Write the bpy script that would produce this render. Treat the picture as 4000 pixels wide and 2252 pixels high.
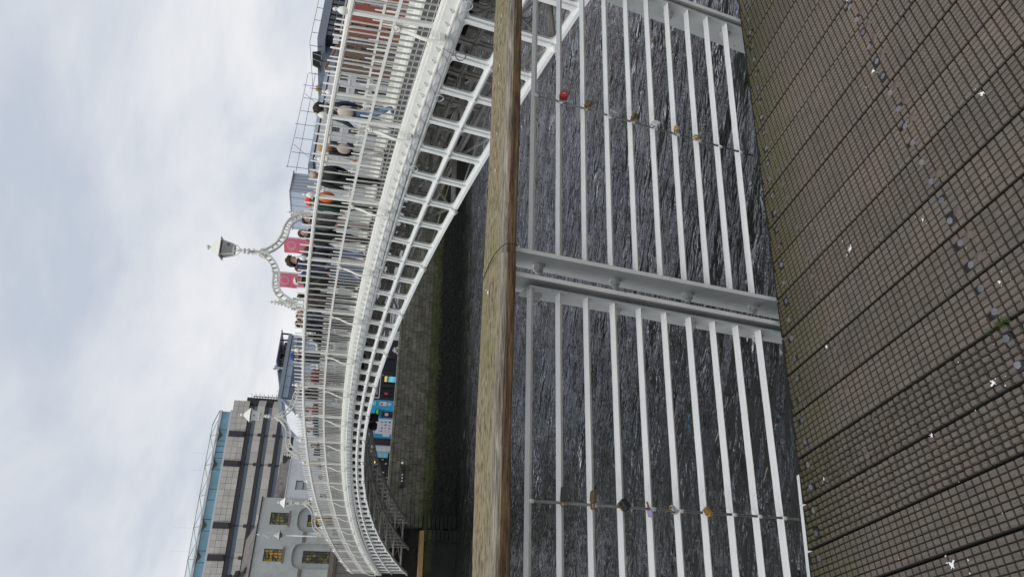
import bpy, math, random
from mathutils import Vector, Matrix

random.seed(7)
SC = bpy.context.scene
for o in list(bpy.data.objects):
    bpy.data.objects.remove(o)
COL = SC.collection
PI = math.pi

# ---------------------------------------------------------------- camera
# X runs along the river, Y across it (along the footbridge), Z up; the boardwalk deck is Z = 0
cd = bpy.data.cameras.new('camera')
cd.sensor_width = 36.0
cd.lens = 24.94
cd.clip_start = 0.05
cd.clip_end = 2000
cam = bpy.data.objects.new('camera', cd)
COL.objects.link(cam)
CAM = Vector((-9.348, -6.8025, 1.6))
cam.matrix_world = Matrix(((-0.021624, 0.830644, -0.556384, CAM.x),
                           (-0.209119, -0.547962, -0.809942, CAM.y),
                           (-0.977651, 0.098836, 0.185553, CAM.z),
                           (0, 0, 0, 1)))
SC.camera = cam

# ---------------------------------------------------------------- sky, sun, exposure
SUN_EL, SUN_AZ = math.radians(58), math.radians(262)      # azimuth from +Y towards +X
w = bpy.data.worlds.new('World')
SC.world = w
w.use_nodes = True
nt = w.node_tree
for n in list(nt.nodes):
    nt.nodes.remove(n)
def wn(t, **k):
    n = nt.nodes.new(t)
    for a, b in k.items():
        setattr(n, a, b)
    return n
out = wn('ShaderNodeOutputWorld')
bg = wn('ShaderNodeBackground')
bg.inputs['Strength'].default_value = 0.1
sky = wn('ShaderNodeTexSky', sky_type='NISHITA')
sky.sun_disc = False
sky.sun_elevation = SUN_EL
sky.sun_rotation = SUN_AZ
tc = wn('ShaderNodeTexCoord')
sep = wn('ShaderNodeSeparateXYZ')
nt.links.new(tc.outputs['Generated'], sep.inputs[0])
def wm(op, a, b=None):
    m = wn('ShaderNodeMath', operation=op)
    for i, v in enumerate((a, b)):
        if v is None:
            continue
        if isinstance(v, (int, float)):
            m.inputs[i].default_value = v
        else:
            nt.links.new(v, m.inputs[i])
    return m.outputs[0]
zz = wm('ADD', wm('ABSOLUTE', sep.outputs['Z']), 0.28)
cx = wm('DIVIDE', sep.outputs['X'], zz)
cy = wm('DIVIDE', sep.outputs['Y'], zz)
comb = wn('ShaderNodeCombineXYZ')
nt.links.new(cx, comb.inputs[0])
nt.links.new(cy, comb.inputs[1])
n1 = wn('ShaderNodeTexNoise')
n1.inputs['Scale'].default_value = 1.35
n1.inputs['Detail'].default_value = 6
n1.inputs['Roughness'].default_value = 0.56
n1.inputs['Distortion'].default_value = 0.35
nt.links.new(comb.outputs[0], n1.inputs['Vector'])
rmp = wn('ShaderNodeValToRGB')
rmp.color_ramp.elements[0].position = 0.34
rmp.color_ramp.elements[0].color = (5.6, 6.15, 7.1, 1)
rmp.color_ramp.elements[1].position = 0.66
rmp.color_ramp.elements[1].color = (9.1, 9.15, 9.3, 1)
e = rmp.color_ramp.elements.new(0.5)
e.color = (7.45, 7.7, 8.2, 1)
nt.links.new(n1.outputs['Fac'], rmp.inputs[0])
mx = wn('ShaderNodeMixRGB')
mx.inputs[0].default_value = 0.94
nt.links.new(sky.outputs[0], mx.inputs[1])
nt.links.new(rmp.outputs[0], mx.inputs[2])
nt.links.new(mx.outputs[0], bg.inputs['Color'])
nt.links.new(bg.outputs[0], out.inputs['Surface'])

sl = bpy.data.lights.new('sun', 'SUN')
sl.energy = 1.5
sl.angle = math.radians(30)
sl.color = (1.0, 0.975, 0.94)
sun = bpy.data.objects.new('sun', sl)
COL.objects.link(sun)
sd = Vector((math.sin(SUN_AZ) * math.cos(SUN_EL), math.cos(SUN_AZ) * math.cos(SUN_EL), math.sin(SUN_EL)))
sun.rotation_euler = sd.to_track_quat('Z', 'Y').to_euler()
sun.location = (-30, -30, 60)

vs = SC.view_settings
vs.view_transform = 'Standard'
vs.look = 'None'
vs.gamma = 1
vs.exposure = 0.0
vs.use_curve_mapping = False
SC.render.engine = 'CYCLES'

# ---------------------------------------------------------------- materials
MATS = {}
def mat(name, col, rough=0.6, metal=0.0, var=0.0, scale=4.0, stretch=(1, 1, 1), bump=0.0, bscale=None,
        col2=None, thr=None, thrw=0.1, tscale=None, objrand=0.0, spec=0.5, emit=None, estr=1.0, coords='Object', detail=6):
    """noise-varied colour; col2 shows where a second noise passes thr; objrand varies value per object"""
    m = bpy.data.materials.new(name)
    m.use_nodes = True
    t = m.node_tree
    b = t.nodes['Principled BSDF']
    b.inputs['Roughness'].default_value = rough
    b.inputs['Metallic'].default_value = metal
    b.inputs['Specular IOR Level'].default_value = spec
    L = t.links.new
    c = t.nodes.new('ShaderNodeTexCoord')
    mp = t.nodes.new('ShaderNodeMapping')
    mp.inputs['Scale'].default_value = stretch
    L(c.outputs[coords], mp.inputs[0])
    rgb = t.nodes.new('ShaderNodeRGB')
    rgb.outputs[0].default_value = (*col, 1)
    cur = rgb.outputs[0]
    if var:
        n = t.nodes.new('ShaderNodeTexNoise')
        n.inputs['Scale'].default_value = scale
        n.inputs['Detail'].default_value = detail
        n.inputs['Roughness'].default_value = 0.65
        L(mp.outputs[0], n.inputs['Vector'])
        r = t.nodes.new('ShaderNodeMapRange')
        r.inputs['From Min'].default_value = 0.3
        r.inputs['From Max'].default_value = 0.7
        r.inputs['To Min'].default_value = 1 - var
        r.inputs['To Max'].default_value = 1 + var
        L(n.outputs['Fac'], r.inputs['Value'])
        x = t.nodes.new('ShaderNodeVectorMath'); x.operation = 'SCALE'
        L(cur, x.inputs[0]); L(r.outputs[0], x.inputs['Scale'])
        cur = x.outputs[0]
    if col2 is not None:
        n = t.nodes.new('ShaderNodeTexNoise')
        n.inputs['Scale'].default_value = tscale or scale * 0.6
        n.inputs['Detail'].default_value = 8
        n.inputs['Roughness'].default_value = 0.7
        mp2 = t.nodes.new('ShaderNodeMapping')
        mp2.inputs['Location'].default_value = (7.3, 2.1, 5.5)
        mp2.inputs['Scale'].default_value = stretch
        L(c.outputs[coords], mp2.inputs[0])
        L(mp2.outputs[0], n.inputs['Vector'])
        r = t.nodes.new('ShaderNodeMapRange')
        r.inputs['From Min'].default_value = thr - thrw
        r.inputs['From Max'].default_value = thr + thrw
        L(n.outputs['Fac'], r.inputs['Value'])
        x = t.nodes.new('ShaderNodeMixRGB')
        x.inputs[2].default_value = (*col2, 1)
        L(r.outputs[0], x.inputs[0]); L(cur, x.inputs[1])
        cur = x.outputs[0]
    if objrand:
        oi = t.nodes.new('ShaderNodeObjectInfo')
        r = t.nodes.new('ShaderNodeMapRange')
        r.inputs['To Min'].default_value = 1 - objrand
        r.inputs['To Max'].default_value = 1 + objrand
        L(oi.outputs['Random'], r.inputs['Value'])
        x = t.nodes.new('ShaderNodeVectorMath'); x.operation = 'SCALE'
        L(cur, x.inputs[0]); L(r.outputs[0], x.inputs['Scale'])
        cur = x.outputs[0]
    L(cur, b.inputs['Base Color'])
    if bump:
        n = t.nodes.new('ShaderNodeTexNoise')
        n.inputs['Scale'].default_value = bscale or scale * 3
        n.inputs['Detail'].default_value = 5
        L(mp.outputs[0], n.inputs['Vector'])
        bp = t.nodes.new('ShaderNodeBump')
        bp.inputs['Strength'].default_value = min(1.0, bump)
        bp.inputs['Distance'].default_value = 0.01 * max(1, bump)
        L(n.outputs['Fac'], bp.inputs['Height'])
        L(bp.outputs[0], b.inputs['Normal'])
    if emit:
        b.inputs['Emission Color'].default_value = (*emit, 1)
        b.inputs['Emission Strength'].default_value = estr
    MATS[name] = m
    return m

M = MATS
mat('bridge_paint', (0.78, 0.775, 0.715), 0.45, var=0.05, scale=3, col2=(0.42, 0.38, 0.29), thr=0.66, thrw=0.04, tscale=9, coords='Object')
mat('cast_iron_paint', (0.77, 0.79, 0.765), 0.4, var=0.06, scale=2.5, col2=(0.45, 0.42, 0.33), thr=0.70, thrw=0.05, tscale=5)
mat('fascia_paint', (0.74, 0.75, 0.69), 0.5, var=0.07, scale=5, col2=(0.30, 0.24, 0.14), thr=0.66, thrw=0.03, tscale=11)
mat('shaded_under_paint', (0.42, 0.41, 0.38), 0.6, var=0.2, scale=3, col2=(0.20, 0.14, 0.08), thr=0.62, tscale=4)  # bridge paint darkened to paint in the shade under the deck, plus rust
mat('rail_paint', (0.80, 0.80, 0.765), 0.42, var=0.07, scale=7, col2=(0.20, 0.17, 0.13), thr=0.665, thrw=0.02, tscale=30)
mat('plate_paint', (0.42, 0.44, 0.425), 0.42, var=0.12, scale=6, col2=(0.13, 0.13, 0.12), thr=0.66, thrw=0.03, tscale=20)
mat('bolt_paint', (0.45, 0.47, 0.45), 0.45, var=0.15, scale=30, col2=(0.10, 0.08, 0.06), thr=0.6, thrw=0.05, tscale=50)
mat('galv', (0.20, 0.20, 0.19), 0.5, 0.6, var=0.2, scale=60)
mat('steel', (0.15, 0.15, 0.16), 0.55, 0.2, var=0.2, scale=40, objrand=0.35)
mat('rust', (0.30, 0.12, 0.04), 0.8, var=0.4, scale=30)
mat('joist', (0.035, 0.03, 0.026), 0.9, var=0.3)
mat('black', (0.012, 0.012, 0.013), 0.5)
mat('soft_black', (0.02, 0.02, 0.022), 0.8)
mat('white', (0.8, 0.8, 0.8), 0.5, var=0.05)
mat('silver_paint', (0.62, 0.64, 0.68), 0.35, 0.1)
mat('dropping', (0.78, 0.79, 0.78), 0.7, var=0.1, scale=60)
mat('glass_dark', (0.02, 0.03, 0.04), 0.08, var=0.5, scale=0.6, spec=0.8)
mat('glass_blue', (0.13, 0.30, 0.38), 0.1, var=0.35, scale=0.3, spec=0.9)
mat('glass_office', (0.07, 0.11, 0.165), 0.1, var=0.3, scale=0.15, spec=0.8)
mat('glass_roof', (0.55, 0.60, 0.62), 0.2, var=0.15, scale=0.5, spec=0.8)
mat('slate', (0.13, 0.12, 0.11), 0.8, var=0.3, scale=2, objrand=0.25, bump=0.4)
mat('render_grey', (0.48, 0.505, 0.485), 0.85, var=0.10, scale=0.7, col2=(0.34, 0.35, 0.33), thr=0.60, thrw=0.12, tscale=0.9)
mat('render_white', (0.66, 0.68, 0.70), 0.8, var=0.05, scale=0.8, col2=(0.5, 0.5, 0.5), thr=0.66, tscale=1.2)
mat('bank_stone', (0.54, 0.51, 0.46), 0.8, var=0.10, scale=0.5, objrand=0.10)
mat('bank_dark', (0.035, 0.033, 0.033), 0.5)
mat('brown_stone', (0.20, 0.175, 0.145), 0.85, var=0.15, scale=2)
mat('stone_clad', (0.22, 0.20, 0.175), 0.85, var=0.15, scale=1.5, objrand=0.12)
mat('brick_brown', (0.20, 0.135, 0.095), 0.9, var=0.3, scale=3, bump=0.3)
mat('zinc', (0.24, 0.28, 0.34), 0.45, 0.2, var=0.08, scale=0.8)
mat('panel_blue', (0.30, 0.37, 0.46), 0.35, 0.1, var=0.1, scale=0.4, objrand=0.2)
mat('metal_light', (0.55, 0.57, 0.60), 0.45, 0.1, var=0.05)
mat('street', (0.10, 0.10, 0.10), 0.85, var=0.15, scale=0.5)
mat('frame_dark', (0.03, 0.028, 0.026), 0.5)
mat('sill', (0.20, 0.185, 0.165), 0.8, var=0.1)
mat('shop_black', (0.012, 0.013, 0.02), 0.35)
mat('shop_blue', (0.03, 0.36, 0.62), 0.45, var=0.06, scale=2)
mat('cyan', (0.16, 0.55, 0.68), 0.5)
mat('gold', (0.55, 0.40, 0.16), 0.5)
mat('red', (0.55, 0.03, 0.05), 0.5)
mat('terracotta', (0.42, 0.15, 0.06), 0.8, var=0.2)
mat('green_shop', (0.02, 0.11, 0.08), 0.5)
mat('pink_flag', (0.85, 0.19, 0.27), 0.7, var=0.08, scale=3)
mat('pink_print', (0.78, 0.42, 0.50), 0.7)
mat('green_led', (0.02, 0.3, 0.05), 0.5, emit=(0.1, 0.9, 0.15), estr=0.7)
mat('skin', (0.40, 0.235, 0.175), 0.55, var=0.08, scale=20)
mat('skin_dark', (0.22, 0.11, 0.07), 0.55, var=0.08, scale=20)
mat('moss', (0.06, 0.10, 0.025), 0.9, var=0.3, scale=80)
mat('chimney_pot', (0.50, 0.38, 0.14), 0.8, var=0.2)
mat('thread', (0.03, 0.035, 0.02), 0.9)

def tree(m):
    return m.node_tree, m.node_tree.nodes, m.node_tree.links.new

def m_brick_red():
    m = mat('brick_red', (0.36, 0.085, 0.045), 0.85)
    t, N, L = tree(m)
    b = N['Principled BSDF']
    br = N.new('ShaderNodeTexBrick')
    br.inputs['Scale'].default_value = 1.0
    br.inputs['Brick Width'].default_value = 0.24
    br.inputs['Row Height'].default_value = 0.085
    br.inputs['Mortar Size'].default_value = 0.007
    br.inputs['Color1'].default_value = (0.40, 0.095, 0.05, 1)
    br.inputs['Color2'].default_value = (0.29, 0.075, 0.045, 1)
    br.inputs['Mortar'].default_value = (0.30, 0.20, 0.16, 1)
    tcn = N.new('ShaderNodeTexCoord')
    mp = N.new('ShaderNodeMapping')
    mp.inputs['Rotation'].default_value = (PI / 2, 0, 0)
    L(tcn.outputs['Object'], mp.inputs[0]); L(mp.outputs[0], br.inputs['Vector'])
    L(br.outputs['Color'], b.inputs['Base Color'])
m_brick_red()

def m_water():
    m = bpy.data.materials.new('river_water'); m.use_nodes = True
    M['water'] = m
    t, N, L = tree(m)
    N.remove(N['Principled BSDF'])
    gl = N.new('ShaderNodeBsdfGlossy'); gl.inputs['Roughness'].default_value = 0.05; gl.inputs['Color'].default_value = (0.95, 0.96, 1.0, 1)
    df = N.new('ShaderNodeBsdfDiffuse'); df.inputs['Color'].default_value = (0.012, 0.013, 0.011, 1)
    lw = N.new('ShaderNodeLayerWeight'); lw.inputs['Blend'].default_value = 0.5
    fr_ = N.new('ShaderNodeValToRGB'); e = fr_.color_ramp.elements
    e[0].position = 0.30; e[0].color = (0.02,) * 3 + (1,); e[1].position = 1.0; e[1].color = (0.75,) * 3 + (1,)
    for p, c in ((0.50, 0.03), (0.64, 0.17), (0.78, 0.50)):
        k = e.new(p); k.color = (c, c, c, 1)
    L(lw.outputs['Facing'], fr_.inputs[0])
    mixs = N.new('ShaderNodeMixShader'); L(fr_.outputs[0], mixs.inputs[0]); L(df.outputs[0], mixs.inputs[1]); L(gl.outputs[0], mixs.inputs[2])
    L(mixs.outputs[0], N['Material Output'].inputs['Surface'])
    tcn = N.new('ShaderNodeTexCoord')
    def noise(scale, rot, st, det, dist, w):
        mp = N.new('ShaderNodeMapping')
        mp.inputs['Rotation'].default_value = (0, 0, rot)
        L(tcn.outputs['Object'], mp.inputs[0])
        m2_ = N.new('ShaderNodeMapping'); m2_.inputs['Scale'].default_value = st
        L(mp.outputs[0], m2_.inputs[0]); mp = m2_
        n = N.new('ShaderNodeTexNoise')
        n.inputs['Scale'].default_value = scale
        n.inputs['Detail'].default_value = det
        n.inputs['Roughness'].default_value = 0.55
        n.inputs['Distortion'].default_value = dist
        L(mp.outputs[0], n.inputs['Vector'])
        x = N.new('ShaderNodeMath'); x.operation = 'MULTIPLY'
        L(n.outputs['Fac'], x.inputs[0]); x.inputs[1].default_value = w
        return x.outputs[0]
    a = noise(1.0, 0.62, (1.0, 2.6, 1), 2, 0.6, 0.50)
    c = noise(2.6, 0.52, (1.0, 2.6, 1), 2, 0.8, 0.22)
    d = noise(9.0, 0.6, (1.0, 2.0, 1), 2, 0.3, 0.03)
    # calm and ruffled patches
    pn = N.new('ShaderNodeTexNoise'); pn.inputs['Scale'].default_value = 0.55; pn.inputs['Detail'].default_value = 3; pn.inputs['Distortion'].default_value = 0.8
    L(tcn.outputs['Object'], pn.inputs['Vector'])
    pr_ = N.new('ShaderNodeMapRange'); pr_.inputs['From Min'].default_value = 0.40; pr_.inputs['From Max'].default_value = 0.62; pr_.inputs['To Min'].default_value = 0.35; pr_.inputs['To Max'].default_value = 1.25
    L(pn.outputs['Fac'], pr_.inputs['Value'])
    def patched(x_):
        m_ = N.new('ShaderNodeMath'); m_.operation = 'MULTIPLY'; L(x_, m_.inputs[0]); L(pr_.outputs[0], m_.inputs[1]); return m_.outputs[0]
    c = patched(c); d = patched(d)
    s1 = N.new('ShaderNodeMath'); L(a, s1.inputs[0]); L(c, s1.inputs[1])
    s2 = N.new('ShaderNodeMath'); L(s1.outputs[0], s2.inputs[0]); L(d, s2.inputs[1])
    bp = N.new('ShaderNodeBump')
    bp.inputs['Strength'].default_value = 1.0
    bp.inputs['Distance'].default_value = 0.34
    L(s2.outputs[0], bp.inputs['Height'])
    for q in (gl, df, lw): L(bp.outputs[0], q.inputs['Normal'])
m_water()

def m_quay():
    """limestone courses; the tide leaves dry stone, a green weed band and black slime below it"""
    m = bpy.data.materials.new('quay_stone'); m.use_nodes = True
    M['quay_stone'] = m
    t, N, L = tree(m)
    b = N['Principled BSDF']
    b.inputs['Roughness'].default_value = 0.85
    g = N.new('ShaderNodeNewGeometry')
    sp = N.new('ShaderNodeSeparateXYZ'); L(g.outputs['Position'], sp.inputs[0])
    n = N.new('ShaderNodeTexNoise'); n.inputs['Scale'].default_value = 1.3; n.inputs['Detail'].default_value = 8; n.inputs['Roughness'].default_value = 0.7
    L(g.outputs['Position'], n.inputs['Vector'])
    n2 = N.new('ShaderNodeTexNoise'); n2.inputs['Scale'].default_value = 9; n2.inputs['Detail'].default_value = 6
    L(g.outputs['Position'], n2.inputs['Vector'])
    ad = N.new('ShaderNodeMath'); ad.operation = 'MULTIPLY_ADD'
    L(n.outputs['Fac'], ad.inputs[0]); ad.inputs[1].default_value = 0.55; L(sp.outputs['Z'], ad.inputs[2])
    ad2 = N.new('ShaderNodeMath'); ad2.operation = 'MULTIPLY_ADD'
    L(n2.outputs['Fac'], ad2.inputs[0]); ad2.inputs[1].default_value = 0.25; L(ad.outputs[0], ad2.inputs[2])
    mr = N.new('ShaderNodeMapRange')
    mr.inputs['From Min'].default_value = -4.5; mr.inputs['From Max'].default_value = 0.3
    L(ad2.outputs[0], mr.inputs['Value'])
    r = N.new('ShaderNodeValToRGB')
    cr = r.color_ramp
    cr.elements[0].position = 0.0; cr.elements[0].color = (0.006, 0.006, 0.006, 1)
    cr.elements[1].position = 1.0; cr.elements[1].color = (0.17, 0.17, 0.115, 1)
    for p, c in ((0.36, (0.012, 0.012, 0.011, 1)), (0.405, (0.035, 0.036, 0.018, 1)), (0.43, (0.042, 0.054, 0.016, 1)),
                 (0.49, (0.046, 0.056, 0.018, 1)), (0.53, (0.085, 0.082, 0.058, 1)), (0.72, (0.100, 0.094, 0.075, 1)), (0.93, (0.115, 0.110, 0.082, 1))):
        e = cr.elements.new(p); e.color = c
    L(mr.outputs[0], r.inputs[0])
    oi = N.new('ShaderNodeObjectInfo')
    r2 = N.new('ShaderNodeMapRange'); r2.inputs['To Min'].default_value = 0.78; r2.inputs['To Max'].default_value = 1.2
    L(oi.outputs['Random'], r2.inputs['Value'])
    n3 = N.new('ShaderNodeTexNoise'); n3.inputs['Scale'].default_value = 1.6; n3.inputs['Detail'].default_value = 8; n3.inputs['Roughness'].default_value = 0.8
    L(g.outputs['Position'], n3.inputs['Vector'])
    r3 = N.new('ShaderNodeMapRange'); r3.inputs['From Min'].default_value = 0.3; r3.inputs['From Max'].default_value = 0.7; r3.inputs['To Min'].default_value = 0.38; r3.inputs['To Max'].default_value = 1.9
    L(n3.outputs['Fac'], r3.inputs['Value'])
    mu = N.new('ShaderNodeMath'); mu.operation = 'MULTIPLY'; L(r2.outputs[0], mu.inputs[0]); L(r3.outputs[0], mu.inputs[1])
    x = N.new('ShaderNodeVectorMath'); x.operation = 'SCALE'
    L(r.outputs[0], x.inputs[0]); L(mu.outputs[0], x.inputs['Scale'])
    L(x.outputs[0], b.inputs['Base Color'])
    bp = N.new('ShaderNodeBump'); bp.inputs['Strength'].default_value = 0.6; bp.inputs['Distance'].default_value = 0.03
    L(n3.outputs['Fac'], bp.inputs['Height']); L(bp.outputs[0], b.inputs['Normal'])
m_quay()
mat('mortar', (0.14, 0.135, 0.12), 0.9, var=0.5, scale=4)
mat('mortar_dark', (0.02, 0.02, 0.018), 0.9, var=0.5, scale=4)

def m_deckwood(name, base, groove=False):
    m = bpy.data.materials.new(name); m.use_nodes = True
    M[name] = m
    t, N, L = tree(m)
    b = N['Principled BSDF']
    b.inputs['Roughness'].default_value = 0.78
    g = N.new('ShaderNodeNewGeometry')
    mp = N.new('ShaderNodeMapping'); mp.inputs['Scale'].default_value = (60, 5, 30)
    L(g.outputs['Position'], mp.inputs[0])
    n = N.new('ShaderNodeTexNoise'); n.inputs['Scale'].default_value = 2.2; n.inputs['Detail'].default_value = 7; n.inputs['Roughness'].default_value = 0.7
    L(mp.outputs[0], n.inputs['Vector'])
    n2 = N.new('ShaderNodeTexNoise'); n2.inputs['Scale'].default_value = 5; n2.inputs['Detail'].default_value = 6; n2.inputs['Roughness'].default_value = 0.7
    L(g.outputs['Position'], n2.inputs['Vector'])
    r = N.new('ShaderNodeValToRGB'); cr = r.color_ramp
    cr.elements[0].position = 0.3; cr.elements[0].color = (base[0] * 0.55, base[1] * 0.52, base[2] * 0.5, 1)
    cr.elements[1].position = 0.72; cr.elements[1].color = (base[0] * 1.45, base[1] * 1.4, base[2] * 1.36, 1)
    L(n.outputs['Fac'], r.inputs[0])
    # lighter dry and browner patches
    mx1 = N.new('ShaderNodeMixRGB'); mx1.inputs[2].default_value = (base[0] * 1.35, base[1] * 1.15, base[2] * 0.95, 1)
    mr = N.new('ShaderNodeMapRange'); mr.inputs['From Min'].default_value = 0.45; mr.inputs['From Max'].default_value = 0.75; mr.inputs['To Max'].default_value = 0.7
    L(n2.outputs['Fac'], mr.inputs['Value']); L(mr.outputs[0], mx1.inputs[0]); L(r.outputs[0], mx1.inputs[1])
    # algae grows along the river edge: distance from the edge line
    dp = N.new('ShaderNodeVectorMath'); dp.operation = 'DOT_PRODUCT'; dp.inputs[1].default_value = (0.203, 0.979, 0)
    L(g.outputs['Position'], dp.inputs[0])
    mr2 = N.new('ShaderNodeMapRange')
    mr2.inputs['From Min'].default_value = -6.48; mr2.inputs['From Max'].default_value = -6.15
    mr2.inputs['To Min'].default_value = 0.0; mr2.inputs['To Max'].default_value = 1.0
    L(dp.outputs['Value'], mr2.inputs['Value'])
    n3 = N.new('ShaderNodeTexNoise'); n3.inputs['Scale'].default_value = 9; n3.inputs['Detail'].default_value = 6
    L(g.outputs['Position'], n3.inputs['Vector'])
    mu = N.new('ShaderNodeMath'); mu.operation = 'MULTIPLY'; L(mr2.outputs[0], mu.inputs[0]); L(n3.outputs['Fac'], mu.inputs[1])
    mu2 = N.new('ShaderNodeMath'); mu2.operation = 'MULTIPLY'; mu2.use_clamp = True; L(mu.outputs[0], mu2.inputs[0]); mu2.inputs[1].default_value = 1.5
    mx2 = N.new('ShaderNodeMixRGB'); mx2.inputs[2].default_value = (0.085, 0.082, 0.030, 1)
    L(mu2.outputs[0], mx2.inputs[0]); L(mx1.outputs[0], mx2.inputs[1])
    cur = mx2.outputs[0]
    oi = N.new('ShaderNodeObjectInfo')
    r2 = N.new('ShaderNodeMapRange'); r2.inputs['To Min'].default_value = 0.82; r2.inputs['To Max'].default_value = 1.2
    L(oi.outputs['Random'], r2.inputs['Value'])
    x = N.new('ShaderNodeVectorMath'); x.operation = 'SCALE'
    L(cur, x.inputs[0]); L(r2.outputs[0], x.inputs['Scale'])
    L(x.outputs[0], b.inputs['Base Color'])
    bp = N.new('ShaderNodeBump'); bp.inputs['Strength'].default_value = 0.5; bp.inputs['Distance'].default_value = 0.0015
    L(n.outputs['Fac'], bp.inputs['Height']); L(bp.outputs[0], b.inputs['Normal'])
m_deckwood('deck_wood', (0.120, 0.106, 0.091))
mat('deck_groove', (0.012, 0.011, 0.007), 0.95, var=0.4, scale=20)

def m_handrail():
    m = bpy.data.materials.new('handrail_timber'); m.use_nodes = True
    M['handrail'] = m
    t, N, L = tree(m)
    b = N['Principled BSDF']; b.inputs['Roughness'].default_value = 0.8
    c = N.new('ShaderNodeTexCoord')
    sp = N.new('ShaderNodeSeparateXYZ'); L(c.outputs['Object'], sp.inputs[0])
    mp = N.new('ShaderNodeMapping'); mp.inputs['Scale'].default_value = (3.0, 55, 55)
    L(c.outputs['Object'], mp.inputs[0])
    n = N.new('ShaderNodeTexNoise'); n.inputs['Scale'].default_value = 2.4; n.inputs['Detail'].default_value = 8; n.inputs['Roughness'].default_value = 0.75; n.inputs['Distortion'].default_value = 0.6
    L(mp.outputs[0], n.inputs['Vector'])
    mpf = N.new('ShaderNodeMapping'); mpf.inputs['Scale'].default_value = (9, 42, 42)
    L(c.outputs['Object'], mpf.inputs[0])
    nf = N.new('ShaderNodeTexNoise'); nf.inputs['Scale'].default_value = 3; nf.inputs['Detail'].default_value = 6; nf.inputs['Roughness'].default_value = 0.7
    L(mpf.outputs[0], nf.inputs['Vector'])
    # front (brown, sheltered)
    rf = N.new('ShaderNodeValToRGB'); e = rf.color_ramp.elements
    e[0].position = 0.42; e[0].color = (0.075, 0.040, 0.018, 1); e[1].position = 0.60; e[1].color = (0.27, 0.18, 0.10, 1)
    L(n.outputs['Fac'], rf.inputs[0])
    # top (weathered, lichen)
    rt = N.new('ShaderNodeValToRGB'); e = rt.color_ramp.elements
    e[0].position = 0.40; e[0].color = (0.075, 0.062, 0.028, 1); e[1].position = 0.62; e[1].color = (0.27, 0.225, 0.135, 1)
    k = e.new(0.5); k.color = (0.21, 0.175, 0.095, 1)
    L(nf.outputs['Fac'], rt.inputs[0])
    rg = N.new('ShaderNodeValToRGB'); e = rg.color_ramp.elements
    e[0].position = 0.42; e[0].color = (0.11, 0.095, 0.07, 1); e[1].position = 0.60; e[1].color = (0.38, 0.34, 0.27, 1)
    L(n.outputs['Fac'], rg.inputs[0])
    zt_ = N.new('ShaderNodeMath'); zt_.operation = 'MULTIPLY_ADD'; L(sp.outputs['Z'], zt_.inputs[0]); zt_.inputs[1].default_value = 1.2; zt_.inputs[2].default_value = -0.144
    tt_ = N.new('ShaderNodeMath'); L(zt_.outputs[0], tt_.inputs[0]); L(sp.outputs['Y'], tt_.inputs[1])
    def band(a, bb):
        r = N.new('ShaderNodeMapRange'); r.inputs['From Min'].default_value = a; r.inputs['From Max'].default_value = bb
        ad = N.new('ShaderNodeMath'); ad.operation = 'MULTIPLY_ADD'
        nn = N.new('ShaderNodeTexNoise'); nn.inputs['Scale'].default_value = 3.0; nn.inputs['Detail'].default_value = 4
        L(c.outputs['Object'], nn.inputs['Vector'])
        L(nn.outputs['Fac'], ad.inputs[0]); ad.inputs[1].default_value = 0.05; L(tt_.outputs[0], ad.inputs[2])
        L(ad.outputs[0], r.inputs['Value'])
        return r.outputs[0]
    m1 = N.new('ShaderNodeMixRGB'); L(band(-0.034, -0.012), m1.inputs[0]); L(rf.outputs[0], m1.inputs[1]); L(rg.outputs[0], m1.inputs[2])
    m2 = N.new('ShaderNodeMixRGB'); L(band(0.0, 0.05), m2.inputs[0]); L(m1.outputs[0], m2.inputs[1]); L(rt.outputs[0], m2.inputs[2])
    # green algae blotches
    na = N.new('ShaderNodeTexNoise'); na.inputs['Scale'].default_value = 4; na.inputs['Detail'].default_value = 8; na.inputs['Roughness'].default_value = 0.75
    L(c.outputs['Object'], na.inputs['Vector'])
    ra = N.new('ShaderNodeMapRange'); ra.inputs['From Min'].default_value = 0.52; ra.inputs['From Max'].default_value = 0.66; ra.inputs['To Max'].default_value = 0.55
    L(na.outputs['Fac'], ra.inputs['Value'])
    mm = N.new('ShaderNodeMath'); mm.operation = 'MULTIPLY'; L(ra.outputs[0], mm.inputs[0]); L(band(0.0, 0.05), mm.inputs[1])
    m3 = N.new('ShaderNodeMixRGB'); m3.inputs[2].default_value = (0.13, 0.14, 0.035, 1)
    L(mm.outputs[0], m3.inputs[0]); L(m2.outputs[0], m3.inputs[1])
    L(m3.outputs[0], b.inputs['Base Color'])
    bp = N.new('ShaderNodeBump'); bp.inputs['Strength'].default_value = 0.8; bp.inputs['Distance'].default_value = 0.004
    ad = N.new('ShaderNodeMath'); L(n.outputs['Fac'], ad.inputs[0]); L(nf.outputs['Fac'], ad.inputs[1])
    L(ad.outputs[0], bp.inputs['Height']); L(bp.outputs[0], b.inputs['Normal'])
m_handrail()

def cloth(name, col, rough=0.8):
    if name not in M:
        mat(name, col, rough, var=0.18, scale=12, bump=0.3, bscale=25)
    return M[name]

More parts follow.
